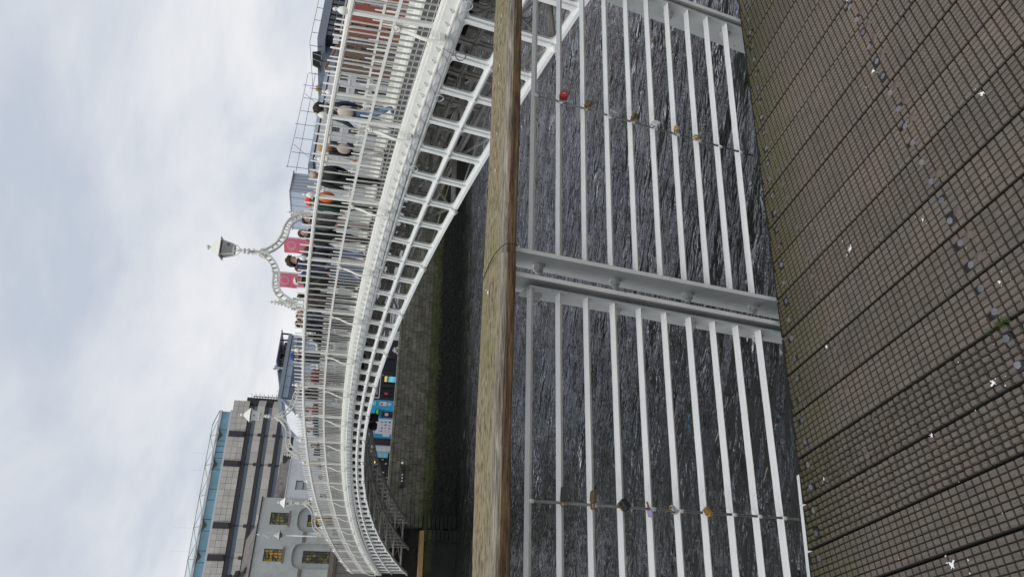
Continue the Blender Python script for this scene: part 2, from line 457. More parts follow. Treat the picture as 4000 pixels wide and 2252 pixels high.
# ---------------------------------------------------------------- mesh helpers
class MB:
    def __init__(s):
        s.v, s.f, s.m, s.mi = [], [], [], 0
        s.sm = []
    def add(s, vs, fs, smooth=False):
        o = len(s.v)
        s.v += [tuple(p) for p in vs]
        for f in fs:
            s.f.append([i + o for i in f]); s.m.append(s.mi); s.sm.append(smooth)
        return s
    def box(s, x0, x1, y0, y1, z0, z1):
        v = [(x0, y0, z0), (x1, y0, z0), (x1, y1, z0), (x0, y1, z0), (x0, y0, z1), (x1, y0, z1), (x1, y1, z1), (x0, y1, z1)]
        return s.add(v, [(0, 3, 2, 1), (4, 5, 6, 7), (0, 1, 5, 4), (1, 2, 6, 5), (2, 3, 7, 6), (3, 0, 4, 7)])
    def hexa(s, v):
        return s.add(v, [(0, 3, 2, 1), (4, 5, 6, 7), (0, 1, 5, 4), (1, 2, 6, 5), (2, 3, 7, 6), (3, 0, 4, 7)])
    def bar(s, a, b, w, h=None, up=(0, 0, 1)):
        a, b = Vector(a), Vector(b); h = h or w
        d = (b - a).normalized(); u = Vector(up)
        if abs(d.dot(u)) > 0.98:
            u = Vector((1, 0, 0))
        r = d.cross(u).normalized() * w / 2; q = r.cross(d).normalized() * h / 2
        return s.hexa([a - r - q, a + r - q, a + r + q, a - r + q, b - r - q, b + r - q, b + r + q, b - r + q])
    def sweep(s, path, prof, closed=True, smooth=False, cap=True):
        """path: list of (origin, ex, ey); prof: list of (a, b)"""
        n = len(prof); vs = []
        for o, ex, ey in path:
            for a, b in prof:
                vs.append(o + ex * a + ey * b)
        fs = []
        for i in range(len(path) - 1):
            for j in range(n if closed else n - 1):
                k = (j + 1) % n
                fs.append((i * n + j, i * n + k, (i + 1) * n + k, (i + 1) * n + j))
        if cap and closed:
            fs.append(tuple(range(n - 1, -1, -1))); fs.append(tuple((len(path) - 1) * n + j for j in range(n)))
        return s.add(vs, fs, smooth)
    def tube(s, pts, r, n=6, smooth=True):
        pts = [Vector(p) for p in pts]
        rs = r if isinstance(r, (list, tuple)) else [r] * len(pts)
        vs, fs = [], []
        prev = None
        for i, p in enumerate(pts):
            d = (pts[min(i + 1, len(pts) - 1)] - pts[max(i - 1, 0)]).normalized()
            if prev is None:
                u = Vector((0, 0, 1)) if abs(d.z) < 0.9 else Vector((1, 0, 0))
                x = d.cross(u).normalized()
            else:
                x = (prev - d * prev.dot(d)).normalized()
            prev = x; y = d.cross(x)
            for j in range(n):
                a = 2 * PI * j / n
                vs.append(p + (x * math.cos(a) + y * math.sin(a)) * rs[i])
        for i in range(len(pts) - 1):
            for j in range(n):
                k = (j + 1) % n
                fs.append((i * n + j, i * n + k, (i + 1) * n + k, (i + 1) * n + j))
        fs.append(tuple(range(n - 1, -1, -1))); fs.append(tuple((len(pts) - 1) * n + j for j in range(n)))
        return s.add(vs, fs, smooth)
    def lathe(s, prof, n=10, c=(0, 0, 0), axis='z', smooth=True):
        vs, fs = [], []
        c = Vector(c)
        for r, z in prof:
            for j in range(n):
                a = 2 * PI * j / n
                p = (r * math.cos(a), r * math.sin(a), z)
                if axis == 'x': p = (z, p[0], p[1])
                if axis == 'y': p = (p[0], z, p[1])
                vs.append(c + Vector(p))
        for i in range(len(prof) - 1):
            for j in range(n):
                k = (j + 1) % n
                fs.append((i * n + j, i * n + k, (i + 1) * n + k, (i + 1) * n + j))
        fs.append(tuple(range(n - 1, -1, -1))); fs.append(tuple((len(prof) - 1) * n + j for j in range(n)))
        return s.add(vs, fs, smooth)
    def ball(s, c, r, n=10, sq=(1, 1, 1), rings=6):
        vs, fs = [], []
        c = Vector(c)
        for i in range(rings + 1):
            t = PI * i / rings
            for j in range(n):
                a = 2 * PI * j / n
                vs.append(c + Vector((r * sq[0] * math.sin(t) * math.cos(a), r * sq[1] * math.sin(t) * math.sin(a), r * sq[2] * math.cos(t))))
        for i in range(rings):
            for j in range(n):
                k = (j + 1) % n
                fs.append((i * n + j, (i + 1) * n + j, (i + 1) * n + k, i * n + k))
        return s.add(vs, fs, True)
    def poly(s, pts, ext):
        """pts polygon, extruded by vector ext"""
        n = len(pts); e = Vector(ext)
        vs = [Vector(p) for p in pts] + [Vector(p) + e for p in pts]
        fs = [tuple(range(n)), tuple(range(2 * n - 1, n - 1, -1))] + [(i, (i + 1) % n + 0, (i + 1) % n + n, i + n) for i in range(n)]
        return s.add(vs, fs)
    def mesh(s, name, mats, off=None):
        me = bpy.data.meshes.new(name)
        v = s.v
        if off is not None:
            v = [(p[0] - off[0], p[1] - off[1], p[2] - off[2]) for p in v]
        me.from_pydata(v, [], s.f)
        for mm in (mats if isinstance(mats, (list, tuple)) else [mats]):
            me.materials.append(M[mm] if isinstance(mm, str) else mm)
        me.polygons.foreach_set('material_index', s.m)
        me.polygons.foreach_set('use_smooth', s.sm)
        me.update()
        return me
    def build(s, name, mats, parent=None, local=False, label=None, kind=None):
        """world-space vertices; the parents are unrotated empties or meshes with a location only"""
        off = None
        if parent is not None and not local:
            off = wloc(parent)
        me = s.mesh(name, mats, off)
        o = bpy.data.objects.new(name, me); COL.objects.link(o)
        if parent is not None:
            o.parent = parent
        if label: o['label'] = label
        if kind: o['kind'] = kind
        return o

def wloc(o):
    p = Vector((0, 0, 0))
    while o is not None:
        p += o.location; o = o.parent
    return p

def link(name, me, parent=None, loc=(0, 0, 0)):
    o = bpy.data.objects.new(name, me); COL.objects.link(o)
    if parent is not None: o.parent = parent
    o.location = loc
    return o

def thing(name, label, cat, loc=(0, 0, 0), rot=0, group=None):
    o = bpy.data.objects.new(name, None); COL.objects.link(o)
    o.empty_display_size = 0.2
    o.location = loc; o.rotation_euler = (0, 0, rot)
    o['label'] = label; o['category'] = cat
    if group: o['group'] = group
    return o

def text(s, size, loc, m, parent, name='lettering', width=None, depth=0.01, rot=(PI / 2, 0, 0)):
    cu = bpy.data.curves.new(name, 'FONT'); cu.body = s; cu.size = size; cu.extrude = depth; cu.align_x = 'LEFT'
    tmp = bpy.data.objects.new('tmp', cu); COL.objects.link(tmp)
    bpy.context.view_layer.update()
    dg = bpy.context.evaluated_depsgraph_get()
    me = bpy.data.meshes.new_from_object(tmp.evaluated_get(dg))
    bpy.data.objects.remove(tmp)
    me.materials.clear(); me.materials.append(M[m])
    R = Matrix.Rotation(rot[0], 4, 'X')
    me.transform(R)
    if width:
        xs = [v.co.x for v in me.vertices]
        k = width / (max(xs) - min(xs)); me.transform(Matrix.Scale(k, 4, (1, 0, 0)))
    o = bpy.data.objects.new(name, me); COL.objects.link(o); o.parent = parent
    o.location = Vector(loc) - wloc(parent)
    return o
# ================================================================ setting
WATER_Z = -4.5
from mathutils import noise as _ns
def wave(x, y):
    u, v = x * 0.83 - y * 0.55, x * 0.55 + y * 0.83
    h = 0.085 * _ns.noise((u * 0.45, v * 1.0, 0.3)) + 0.055 * _ns.noise((u * 1.0 + 5, v * 2.3, 1.7)) + 0.016 * _ns.noise((u * 2.2, v * 4.0, 4.2))
    return h * min(1, max(0.0, (37.4 - y) / 0.5)) * (1.0 + 0.5 * max(0.0, min(1.0, (y - 14) / 12)))
def axis(a, b, c, d, s, n_out):
    r = [a + (b - a) * i / n_out for i in range(n_out)]; k = int((c - b) / s)
    return r + [b + (c - b) * i / k for i in range(k)] + [c + (d - c) * i / n_out for i in range(n_out + 1)]
gx_, gy_ = axis(-150, -12, 26, 250, 0.115, 10), axis(-40, -4, 37.38, 37.6, 0.13, 3)
s_ = MB(); nx_, ny_ = len(gx_), len(gy_)
vs = [(x, y, WATER_Z + (wave(x, y) if -12 <= x <= 26 and y > -4 else 0)) for y in gy_ for x in gx_]
fs = [(j * nx_ + i, j * nx_ + i + 1, (j + 1) * nx_ + i + 1, (j + 1) * nx_ + i) for j in range(ny_ - 1) for i in range(nx_ - 1)]
s_.add(vs, fs, True)
s_.build('river', 'water', kind='structure')
STREET = -1.35
m_ = MB(); m_.box(-150, 250, 37.9, 400, STREET - 0.4, STREET)
m_.build('street', 'street', kind='structure')
m_ = MB(); m_.box(-150, 250, -60, -8.5, -6, -0.3)
m_.build('near_bank', 'quay_stone', kind='structure')
m_ = MB(); m_.box(-150, 250, -60, 400, -6.4, -6.0)
m_.build('river_bed', 'mortar_dark', kind='structure')

# ---------------------------------------------------------------- far quay wall
qw = thing('quay_wall', 'long dark limestone quay wall with a green weed band across the river', 'quay wall', (12, 37.6, WATER_Z))
WT = -0.25
m_ = MB(); m_.box(2.4, 90, 37.46, 37.95, -5.5, WT - 0.16); m_.build('wall_core', 'mortar', qw)
rows = []
z = WT - 0.15
while z > -4.8:
    h = random.choice((0.25, 0.27, 0.29)); rows.append((z - h, z)); z -= h
blocks = []
for ri, (za, zb) in enumerate(rows):
    x = 2.4 + random.random() * 0.5
    while x < 48:
        L = random.uniform(0.42, 0.85); blocks.append((x, x + L, za, zb)); x += L
blocks.sort(key=lambda b: (b[2] < -2.9, b[0] + abs(b[2] + 1.5) * 0.3))
def block_mb(mb, b, g=0.012):
    d = random.uniform(0.0, 0.025)
    x0, x1, z0, z1 = b[0] + g, b[1] - g, b[2] + g, b[3] - g
    j = lambda: random.uniform(-0.006, 0.006)
    yb, yf = 37.47, 37.41 - d
    mb.hexa([(x0, yf + 0.0, z0), (x1, yf, z0), (x1, yb, z0), (x0, yb, z0), (x0 + j(), yf + j(), z1 + j()), (x1 + j(), yf + j(), z1 + j()), (x1, yb, z1), (x0, yb, z1)])
rest = MB()
for i, b in enumerate(blocks):
    if i < 290:
        m_ = MB(); block_mb(m_, b); m_.build('stone', 'quay_stone', qw)
    else:
        block_mb(rest, b)
rest.build('stonework', 'quay_stone', qw, kind='stuff')
x = 2.4
while x < 60:
    L = random.uniform(1.1, 1.7)
    m_ = MB(); m_.box(x + 0.01, x + L - 0.01, 37.36 - random.uniform(0, 0.015), 37.97, WT - 0.15, WT + random.uniform(-0.008, 0.008))
    m_.build('coping_stone', 'quay_stone', qw); x += L

# weed clumps hanging at the tide line
m_ = MB()
for i in range(2600):
    x = random.uniform(3.5, 40); z = -2.98 + random.gauss(0, 0.10) + 0.1 * math.sin(x * 1.7) - (0.05 if x > 12 else 0)
    s = random.uniform(0.02, 0.075); y = 37.385 - random.random() * 0.03
    a = random.random() * PI
    p = [(x + s * math.cos(a + t) * 0.8, y - random.random() * 0.03, z + s * math.sin(a + t)) for t in (0, 2.1, 4.2)]
    m_.add(p + [(x, y - s * 0.7, z)], [(0, 1, 3), (1, 2, 3), (2, 0, 3)])
mat('weed', (0.06, 0.062, 0.02), 0.9, var=0.6, scale=5, col2=(0.11, 0.10, 0.035), thr=0.55)
mat('weed_dark', (0.018, 0.022, 0.014), 0.9, var=0.6, scale=5)
o = m_.build('quay_weed', 'weed', kind='stuff'); o['label'] = 'ragged weed and barnacles along the tide line of the far quay wall'; o['category'] = 'weed'
m_ = MB()
for i in range(5000):
    x = random.uniform(3.0, 45); z = random.uniform(-4.35, -3.1)
    s = random.uniform(0.03, 0.11); y = 37.39 - random.random() * 0.04
    a = random.random() * PI
    p = [(x + s * math.cos(a + t) * 0.6, y - random.random() * 0.04, z + s * math.sin(a + t)) for t in (0, 2.1, 4.2)]
    m_.add(p + [(x, y - s * 0.7, z)], [(0, 1, 3), (1, 2, 3), (2, 0, 3)])
o = m_.build('tidal_weed', 'weed_dark', kind='stuff'); o['label'] = 'dark wet weed covering the foot of the far quay wall'; o['category'] = 'weed'

# black wall fitting with studs and a ring
t = thing('mooring_fitting', 'black bar with pale round studs and a ring fixed high on the far quay wall', 'wall fitting', (5.9, 37.38, -1.1))
m_ = MB(); m_.box(5.2, 6.35, 37.22, 37.4, -1.19, -1.03); m_.box(5.16, 5.26, 37.16, 37.4, -1.24, -0.98); m_.build('bar', 'black', t)
for xx in (5.52, 5.72, 5.92):
    m_ = MB(); m_.lathe([(0.055, -0.03), (0.06, 0), (0.02, 0.01)], 10, (xx, 37.22, -1.11), 'y'); m_.build('stud', 'metal_light', t)
pts = [(6.5 + 0.17 * math.cos(a), 37.28, -1.08 + 0.13 * math.sin(a)) for a in [i * PI / 8 for i in range(17)]]
m_ = MB(); m_.tube(pts, 0.035, 6); m_.build('ring', 'black', t)
m_ = MB(); m_.ball((6.7, 37.25, -1.07), 0.08, 8); m_.build('knob', 'white', t)

# ---------------------------------------------------------------- abutment under the far end of the bridge
ab = thing('bridge_abutment', 'dark stone abutment with rough corner blocks under the far end of the footbridge', 'abutment', (0.5, 37.0, WATER_Z))
m_ = MB(); m_.box(-3.2, 2.25, 36.7, 38.2, -5.5, -2.55); m_.build('pier', 'quay_stone', ab)
z = -2.55
k = 0
while z > -4.9:
    h = 0.25
    for (xa, xb, yf) in ((1.75, 2.42, 36.58), (2.55, 3.45, 37.18)):
        m_ = MB(); L = random.uniform(0, 0.12) if k % 2 else 0
        bx = [(xa + L, yf, z - h + 0.02), (xb, yf, z - h + 0.02), (xb, yf + 0.5, z - h + 0.02), (xa + L, yf + 0.5, z - h + 0.02)]
        j = lambda: random.uniform(-0.03, 0.03)
        m_.hexa(bx + [(p[0] + j(), p[1] + j(), z - 0.02) for p in bx]); m_.build('quoin', 'quay_stone', ab)
    z -= h; k += 1
z = -1.0
while z > -2.5:
    m_ = MB(); bx = [(2.7, 37.15, z - 0.23), (3.5, 37.15, z - 0.23), (3.5, 37.6, z - 0.23), (2.7, 37.6, z - 0.23)]
    m_.hexa(bx + [(p[0] + random.uniform(-.03, .03), p[1], z - 0.02) for p in bx]); m_.build('quoin', 'quay_stone', ab); z -= 0.25
mat('skew_paint', (0.42, 0.27, 0.13), 0.7, var=0.2, scale=3)
m_ = MB(); m_.box(-0.6, 2.3, 36.35, 36.9, -2.55, -2.3); m_.build('bearing_plate', 'skew_paint', ab)
m_ = MB(); m_.box(-3.2, 3.1, 37.4, 38.2, -2.54, 0.2); m_.build('backing_wall', 'mortar_dark', ab)
m_ = MB(); m_.box(-12, -0.75, 37.2, 37.9, -5.5, -0.25); m_.build('side_wall', 'quay_stone', ab)

# ================================================================ footbridge
LK = 2.148
def quad(c0, c2, c4, y0):
    return lambda y: c0 + c2 * (y - y0) ** 2 + c4 * (y - y0) ** 4
top = quad(3.513, -0.00385, -1.7e-6, 15.85)
mid = quad(2.891, -0.00441, -0.9e-6, 15.7)
ftop = quad(2.273, -0.00415, -1.5e-6, 15.9)
fbot = quad(2.118, -0.00433, -1.4e-6, 15.9)
ltop = quad(1.979, -0.00508, 1.0e-6, 15.8)
lmid = quad(1.742, -0.00583, -0.8e-6, 16.7)
lbot = quad(1.529, -0.00802, 0.35e-6, 16.9)
YA, YB = -5.6, 37.3
W = 2.98
br = thing('footbridge', 'white cast iron arched footbridge crowded with people, spanning the river', 'bridge', (0, 0, 0))
def ys(n=60, a=YA, b=YB):
    return [a + (b - a) * i / n for i in range(n + 1)]
EX, EZ = Vector((1, 0, 0)), Vector((0, 0, 1))
def sweepy(fn, prof, x, name, m, n=60, a=YA, b=YB, smooth=False):
    mb = MB(); mb.sweep([(Vector((x, y, fn(y))), EX, EZ) for y in ys(n, a, b)], prof, smooth=smooth)
    return mb.build(name, m, br)
def rect(a0, a1, b0, b1):
    return [(a0, b0), (a1, b0), (a1, b1), (a0, b1)]
for sx in (0.0, W):
    sg = 1 if sx == 0 else -1
    sweepy(top, [(-0.042, -0.055), (-0.042, -0.015), (-0.03, -0.006), (-0.022, 0.0), (0.022, 0.0), (0.03, -0.006), (0.042, -0.015), (0.042, -0.055), (0.02, -0.06), (0.02, -0.075), (-0.02, -0.075), (-0.02, -0.06)], sx, 'top_rail', 'bridge_paint')
    sweepy(mid, rect(-0.022, 0.022, -0.045, 0.0), sx, 'mid_rail', 'bridge_paint')
    sweepy(ftop, [(-0.045, -0.03), (-0.045, 0.012), (-0.03, 0.04), (0.03, 0.04), (0.045, 0.012), (0.045, -0.03)], sx, 'bottom_rail', 'bridge_paint')
# fascia on the near edge and kerb boards
XF = -0.07
mb = MB(); mb.sweep([(Vector((XF, y, ftop(y) - 0.03)), EX, EZ * (ftop(y) - 0.03 - fbot(y))) for y in ys()], [(-0.02, -1), (-0.005, 0), (0.03, 0), (0.03, -1)])
mb.build('fascia', 'fascia_paint', br)
sweepy(fbot, [(-0.122, -0.02), (-0.122, 0.004), (-0.09, 0.014), (0.0, 0.014), (0.0, -0.02)], 0, 'drip_edge', 'bridge_paint')
sweepy(ftop, rect(W - 0.01, W + 0.05, -0.18, 0.16), 0, 'fascia', 'fascia_paint')
sweepy(ftop, rect(2.53, W - 0.02, -0.16, -0.03), 0, 'kerb', 'fascia_paint')
mat('deck_panel', (0.035, 0.033, 0.032), 0.85, var=0.2, scale=6, objrand=0.2)
sweepy(ftop, rect(0.03, W - 0.03, -0.16, -0.10), 0, 'deck_plate', 'shaded_under_paint')
for k in range(-3, 18):
    a, b = max(YA, k * LK), min(YB, (k + 1) * LK - 0.02)
    if b <= a: continue
    for c in range(3):
        xa = 0.14 + c * 0.79
        mb = MB(); mb.sweep([(Vector((0, y, ftop(y))), EX, EZ) for y in ys(4, a, b)], rect(xa, xa + 0.76, -0.095, -0.075)); mb.build('deck_panel', 'deck_panel', br)
for c in range(4):
    xa = 0.11 + c * 0.79
    sweepy(ftop, rect(xa, xa + 0.026, -0.095, -0.068), 0, 'deck_strip', 'white')
# cross beams under the deck
for i in range(-7, 53):
    y = 0.35 + i * 1.4
    if y < YA + .2 or y > YB - .4: continue
    mb = MB(); z = ltop(y); mb.box(0.1, W - 0.12, y - 0.03, y + 0.03, z - 0.02, z + 0.05); mb.build('cross_beam', 'shaded_under_paint', br)
# coving with scallops
sweepy(fbot, [(-0.10, -0.02), (-0.092, -0.05), (-0.083, -0.09), (-0.07, -0.14), (0.02, -0.15), (0.02, -0.02)], 0, 'coving', 'cast_iron_paint')
scm = MB()
pr = []
for i in range(7):
    a = PI * i / 6
    pr.append((0.165 * math.cos(a), 0.115 * math.sin(a)))
vs, fs = [], []
for i, (a, b) in enumerate(pr):
    vs += [(-0.112 + 0.012 * (1 - b / 0.115), a, -0.02 - b * 0.35), (-0.090, a * 0.92, -0.02 - b)]
for i in range(len(pr) - 1):
    fs.append((2 * i, 2 * i + 1, 2 * i + 3, 2 * i + 2))
n0 = len(vs); vs += [(-0.112, 0, -0.02)]
for i in range(len(pr) - 1):
    fs.append((n0, 2 * i, 2 * i + 2))
scm.add(vs, fs)
scme = scm.mesh('scallop', 'cast_iron_paint')
y = -2.6
while y < YB - 0.2:
    link('scallop', scme, br, (0, y, fbot(y))); y += 0.3516
# small leaf hooks on the fascia
hk = MB(); hk.tube([(-0.01, -0.005, 0.045), (-0.045, 0.01, 0.03), (-0.06, 0.02, 0.0), (-0.03, 0.02, -0.03)], [0.006, 0.012, 0.014, 0.004], 5)
HK = hk.mesh('fascia_hook', 'fascia_paint')
for i in range(-10, 155):
    y = i * LK / 9 + 0.09
    if YA < y < YB: link('fascia_hook', HK, br, (XF, y, fbot(y) + 0.05))

# pickets: shared meshes
def picket_mesh(h, r=0.0175, tip=0.0135):
    mb = MB()
    return mb, h
mb = MB(); H = 1.24
mb.lathe([(0.0175, 0.0), (0.0175, H - 0.03), (0.026, H - 0.005), (0.026, H + 0.015), (0.016, H + 0.05), (0.0155, H + 0.20), (0.010, H + 0.222)], 7)
PK = mb.mesh('picket', 'bridge_paint')
mb = MB(); H2 = 0.62
mb.lathe([(0.0165, 0.0), (0.0165, H2 - 0.01), (0.022, H2), (0.014, H2 + 0.03), (0.0135, H2 + 0.13), (0.008, H2 + 0.147)], 7)
PS = mb.mesh('short_picket', 'bridge_paint')
mb = MB()
mb.box(-0.034, 0.034, -0.034, 0.034, 0, 0.62); mb.box(-0.029, 0.029, -0.029, 0.029, 0.62, 1.24)
mb.lathe([(0.03, 1.24), (0.045, 1.25), (0.05, 1.275), (0.03, 1.29), (0.03, 1.31), (0.058, 1.34), (0.062, 1.38), (0.045, 1.43), (0.02, 1.455), (0.018, 1.47), (0.028, 1.49), (0.028, 1.51), (0.008, 1.53)], 9)
PO = mb.mesh('post', 'bridge_paint')
# bracket: scroll at the mid rail and a leg sweeping out to the fascia
mb = MB()
def scroll(c, r0, turns, n=14):
    return [Vector((c[0] - 0.0, c[1] + r0 * (1 - 0.75 * i / n) * math.cos(-2 * PI * turns * i / n + PI / 2), c[2] + r0 * (1 - 0.75 * i / n) * math.sin(-2 * PI * turns * i / n + PI / 2))) for i in range(n + 1)]
sp = scroll((-0.10, 0.09, 0.57), 0.06, 1.4)
leg = [Vector(p) for p in ((-0.25, 0.09, -0.11), (-0.25, 0.09, 0.02), (-0.245, 0.09, 0.12), (-0.225, 0.09, 0.20), (-0.18, 0.09, 0.30), (-0.13, 0.10, 0.40), (-0.10, 0.12, 0.48), (-0.09, 0.11, 0.56))]
path = leg + [sp[0] + Vector((0, 0.0, 0))] + sp[2:]
fr = []
for i, p in enumerate(leg):
    d = (leg[min(i + 1, len(leg) - 1)] - leg[max(i - 1, 0)]).normalized()
    fr.append((p, Vector((0, 1, 0)), d.cross(Vector((0, 1, 0))).normalized()))
mb.sweep(fr, rect(-0.028, 0.028, -0.008, 0.008))
mb.tube(sp, [0.017 - 0.006 * i / 14 for i in range(15)], 6)
mb.ball((-0.10, 0.09, 0.57), 0.022, 8)
mb.bar((-0.10, 0.09, 0.60), (0, 0.02, 0.61), 0.03)
mb.box(-0.265, -0.07, 0.05, 0.13, -0.155, -0.08)
BK = mb.mesh('scroll_bracket', 'bridge_paint')
farp = MB()
for k in range(-2, 18):
    for X in (0.0, W):
        for j in range(9):
            y = (k + j / 9) * LK
            if y < YA + 0.1 or y > YB: continue
            if j == 0:
                o = link('post', PO, br, (X, y, ftop(y)))
                if X == 0 and k >= -1:
                    link('scroll_bracket', BK, br, (0, y, ftop(y)))
            else:
                o = link('picket', PK, br, (X + random.uniform(-.004, .004), y, ftop(y) + random.uniform(-.008, .008)))
                o.rotation_euler = (random.uniform(-.012, .012), random.uniform(-.01, .01), 0)
            y2 = y + LK / 18
            if X == 0:
                if y2 < YB:
                    o = link('short_picket', PS, br, (0, y2, ftop(y2) + random.uniform(-.006, .006)))
            elif y2 < 14:
                o = link('short_picket', PS, br, (X, y2, ftop(y2)))
            elif y2 < YB:
                farp.lathe([(0.016, 0), (0.016, H2), (0.013, H2 + 0.14)], 5, (X, y2, ftop(y2)))
farp.build('short_pickets', 'bridge_paint', br, kind='stuff')

# ribs: panels with two openings, chords and stiffeners
def lean(y):
    return 0.10 + 0.10 * max(-1, min(1, (16 - y) / 16))
def pt(y, f):       # f 0 at the top chord, 1 at mid, 2 at the bottom; stiffeners lean
    if f <= 1:
        yy = y + lean(y) * f * 0.5; return yy, ltop(yy) + (lmid(yy) - ltop(yy)) * f
    yy = y + lean(y) * f * 0.5; g = f - 1
    return yy, lmid(yy) + (lbot(yy) - lmid(yy)) * g
DIV = [-0.21 + 0.7032 * i for i in range(-7, 54)]
RX = (0.0, 1.43, 2.86)
ribn = []
for ri, X in enumerate(RX):
    pm = 'cast_iron_paint' if ri == 0 else 'shaded_under_paint'
    T = 0.05
    for i in range(len(DIV) - 1):
        a, b = DIV[i], DIV[i + 1]
        if a > YB - 0.6: continue
        if ri == 0:
            mb = MB()
            for row in (0, 1):
                c = [Vector((0, *pt(a, row))), Vector((0, *pt(b, row))), Vector((0, *pt(b, row + 1))), Vector((0, *pt(a, row + 1)))]
                inset_u = 0.105; hh = (c[0] - c[3]).length; inset_v = min(0.24, 0.052 / hh)
                def P(u, v):
                    return (c[0] * (1 - u) + c[1] * u) * (1 - v) + (c[3] * (1 - u) + c[2] * u) * v
                ru, rv = 0.085, min(0.2, 0.06 / hh)
                u0, u1, v0, v1 = inset_u, 1 - inset_u, inset_v, 1 - inset_v
                hole = [(u0 + ru, v0), (u1 - ru, v0), (u1 - ru * .3, v0 + rv * .3), (u1, v0 + rv), (u1, v1 - rv), (u1 - ru * .3, v1 - rv * .3), (u1 - ru, v1), (u0 + ru, v1), (u0 + ru * .3, v1 - rv * .3), (u0, v1 - rv), (u0, v0 + rv), (u0 + ru * .3, v0 + rv * .3)]
                outr = [(u0 + ru, 0), (u1 - ru, 0), (1, 0), (1, v0 + rv), (1, v1 - rv), (1, 1), (u1 - ru, 1), (u0 + ru, 1), (0, 1), (0, v1 - rv), (0, v0 + rv), (0, 0)]
                n = 12; vs = []
                fx = X + 0.005
                for (u, v) in outr: p = P(u, v); vs.append((fx, p.y, p.z))
                for (u, v) in hole: p = P(u, v); vs.append((fx, p.y, p.z))
                for (u, v) in hole: p = P(u, v); vs.append((fx + T, p.y, p.z))
                for (u, v) in outr: p = P(u, v); vs.append((fx + T, p.y, p.z))
                fs = []
                for q in range(n):
                    r = (q + 1) % n
                    fs += [(q, r, n + r, n + q), (n + q, n + r, 2 * n + r, 2 * n + q), (2 * n + q, 2 * n + r, 3 * n + r, 3 * n + q)]
                mb.add(vs, fs)
            o = mb.build('rib_panel', pm, br)
            ribn.append((o.data, i))
        else:
            d = ribn[i][0]
            if ri == 1 and True:
                pass
            key = 'u%d' % i
            if key not in bpy.data.meshes:
                d2 = d.copy(); d2.name = key; d2.materials.clear(); d2.materials.append(M['shaded_under_paint'])
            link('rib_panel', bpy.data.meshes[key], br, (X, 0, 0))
    for f, wd, nm in ((0, 0.05, 'chord'), (1, 0.045, 'chord'), (2, 0.075, 'chord')):
        mb = MB(); pth = []
        for y in [DIV[0] + (YB - DIV[0]) * q / 120 for q in range(121)]:
            yy, z = pt(y, f)
            if yy > YB: continue
            pth.append((Vector((X, yy, z)), EX, EZ))
        if f == 2:
            prof = [(-0.07, -0.045), (-0.07, 0.015), (-0.045, 0.03), (0.08, 0.03), (0.08, -0.045)]
        else:
            prof = [(-0.035, -wd / 2), (-0.045, -wd / 4), (-0.045, wd / 4), (-0.035, wd / 2), (0.06, wd / 2), (0.06, -wd / 2)]
        mb.sweep(pth, prof); mb.build(nm, pm, br)
    for i, a in enumerate(DIV):
        if a > YB - 0.3: continue
        mb = MB()
        for row in (0, 1):
            y0, z0 = pt(a, row); y1, z1 = pt(a, row + 1)
            mb.bar((X - 0.012, y0, z0 - 0.02), (X - 0.012, y1, z1 + 0.02), 0.05, 0.036, up=(1, 0, 0))
        y1, z1 = pt(a, 1); mb.lathe([(0.0, -0.07), (0.03, -0.066), (0.05, -0.045), (0.055, 0)], 4, (X, y1, z1), 'x', smooth=False)
        mb.build('stiffener', pm, br)
# tie rods between the ribs, bosses at the bottom chord
NODES = [DIV[i] for i in range(1, len(DIV), 3) if DIV[i] < YB - 0.6]
for i, a in enumerate(NODES):
    y, z = pt(a, 2)
    mb = MB(); mb.lathe([(0.02, -0.15), (0.045, -0.14), (0.05, -0.115), (0.07, -0.11), (0.078, -0.085), (0.062, -0.07), (0.062, -0.03)], 12, (0, y, z), 'x'); mb.build('boss', 'cast_iron_paint', br)
    y2, z2 = pt(a, 1)
    mb = MB(); mb.lathe([(0.055, 0.03), (0.055, 2.9)], 9, (0, y, z + 0.02), 'x'); mb.build('tie_tube', 'shaded_under_paint', br)
    mb = MB(); mb.lathe([(0.04, 0.03), (0.04, 2.9)], 8, (0, y2 + 0.05, z2 - 0.03), 'x'); mb.build('tie_tube', 'shaded_under_paint', br)
    if i + 1 < len(NODES):
        yn, zn = pt(NODES[i + 1], 2)
        for xa, xb in ((RX[0], RX[1]), (RX[1], RX[2])):
            mb = MB()
            mb.bar((xa + .04, y, z), (xb, yn, zn), 0.05, 0.02); mb.bar((xb, y, z - 0.03), (xa + .04, yn, zn - 0.03), 0.05, 0.02)
            mb.build('diagonal_brace', 'shaded_under_paint', br)
    for xa, xb in (((RX[0], RX[1]), (RX[1], RX[2])) if i % 2 == 0 else ()):
        mb = MB(); yt, zt = pt(a, 0)
        mb.bar((xa + .05, yt, zt - 0.05), (xb, y, z + 0.08), 0.045, 0.02, up=(0, 1, 0)); mb.bar((xb, yt + .03, zt - 0.05), (xa + .05, y + .03, z + 0.08), 0.045, 0.02, up=(0, 1, 0))
        mb.build('sway_brace', 'shaded_under_paint', br)
mb = MB(); mb.tube([(2.15, y, pt(y, 1)[1] + 0.1) for y in ys(40)], 0.05, 7); mb.build('pipe', 'soft_black', br)
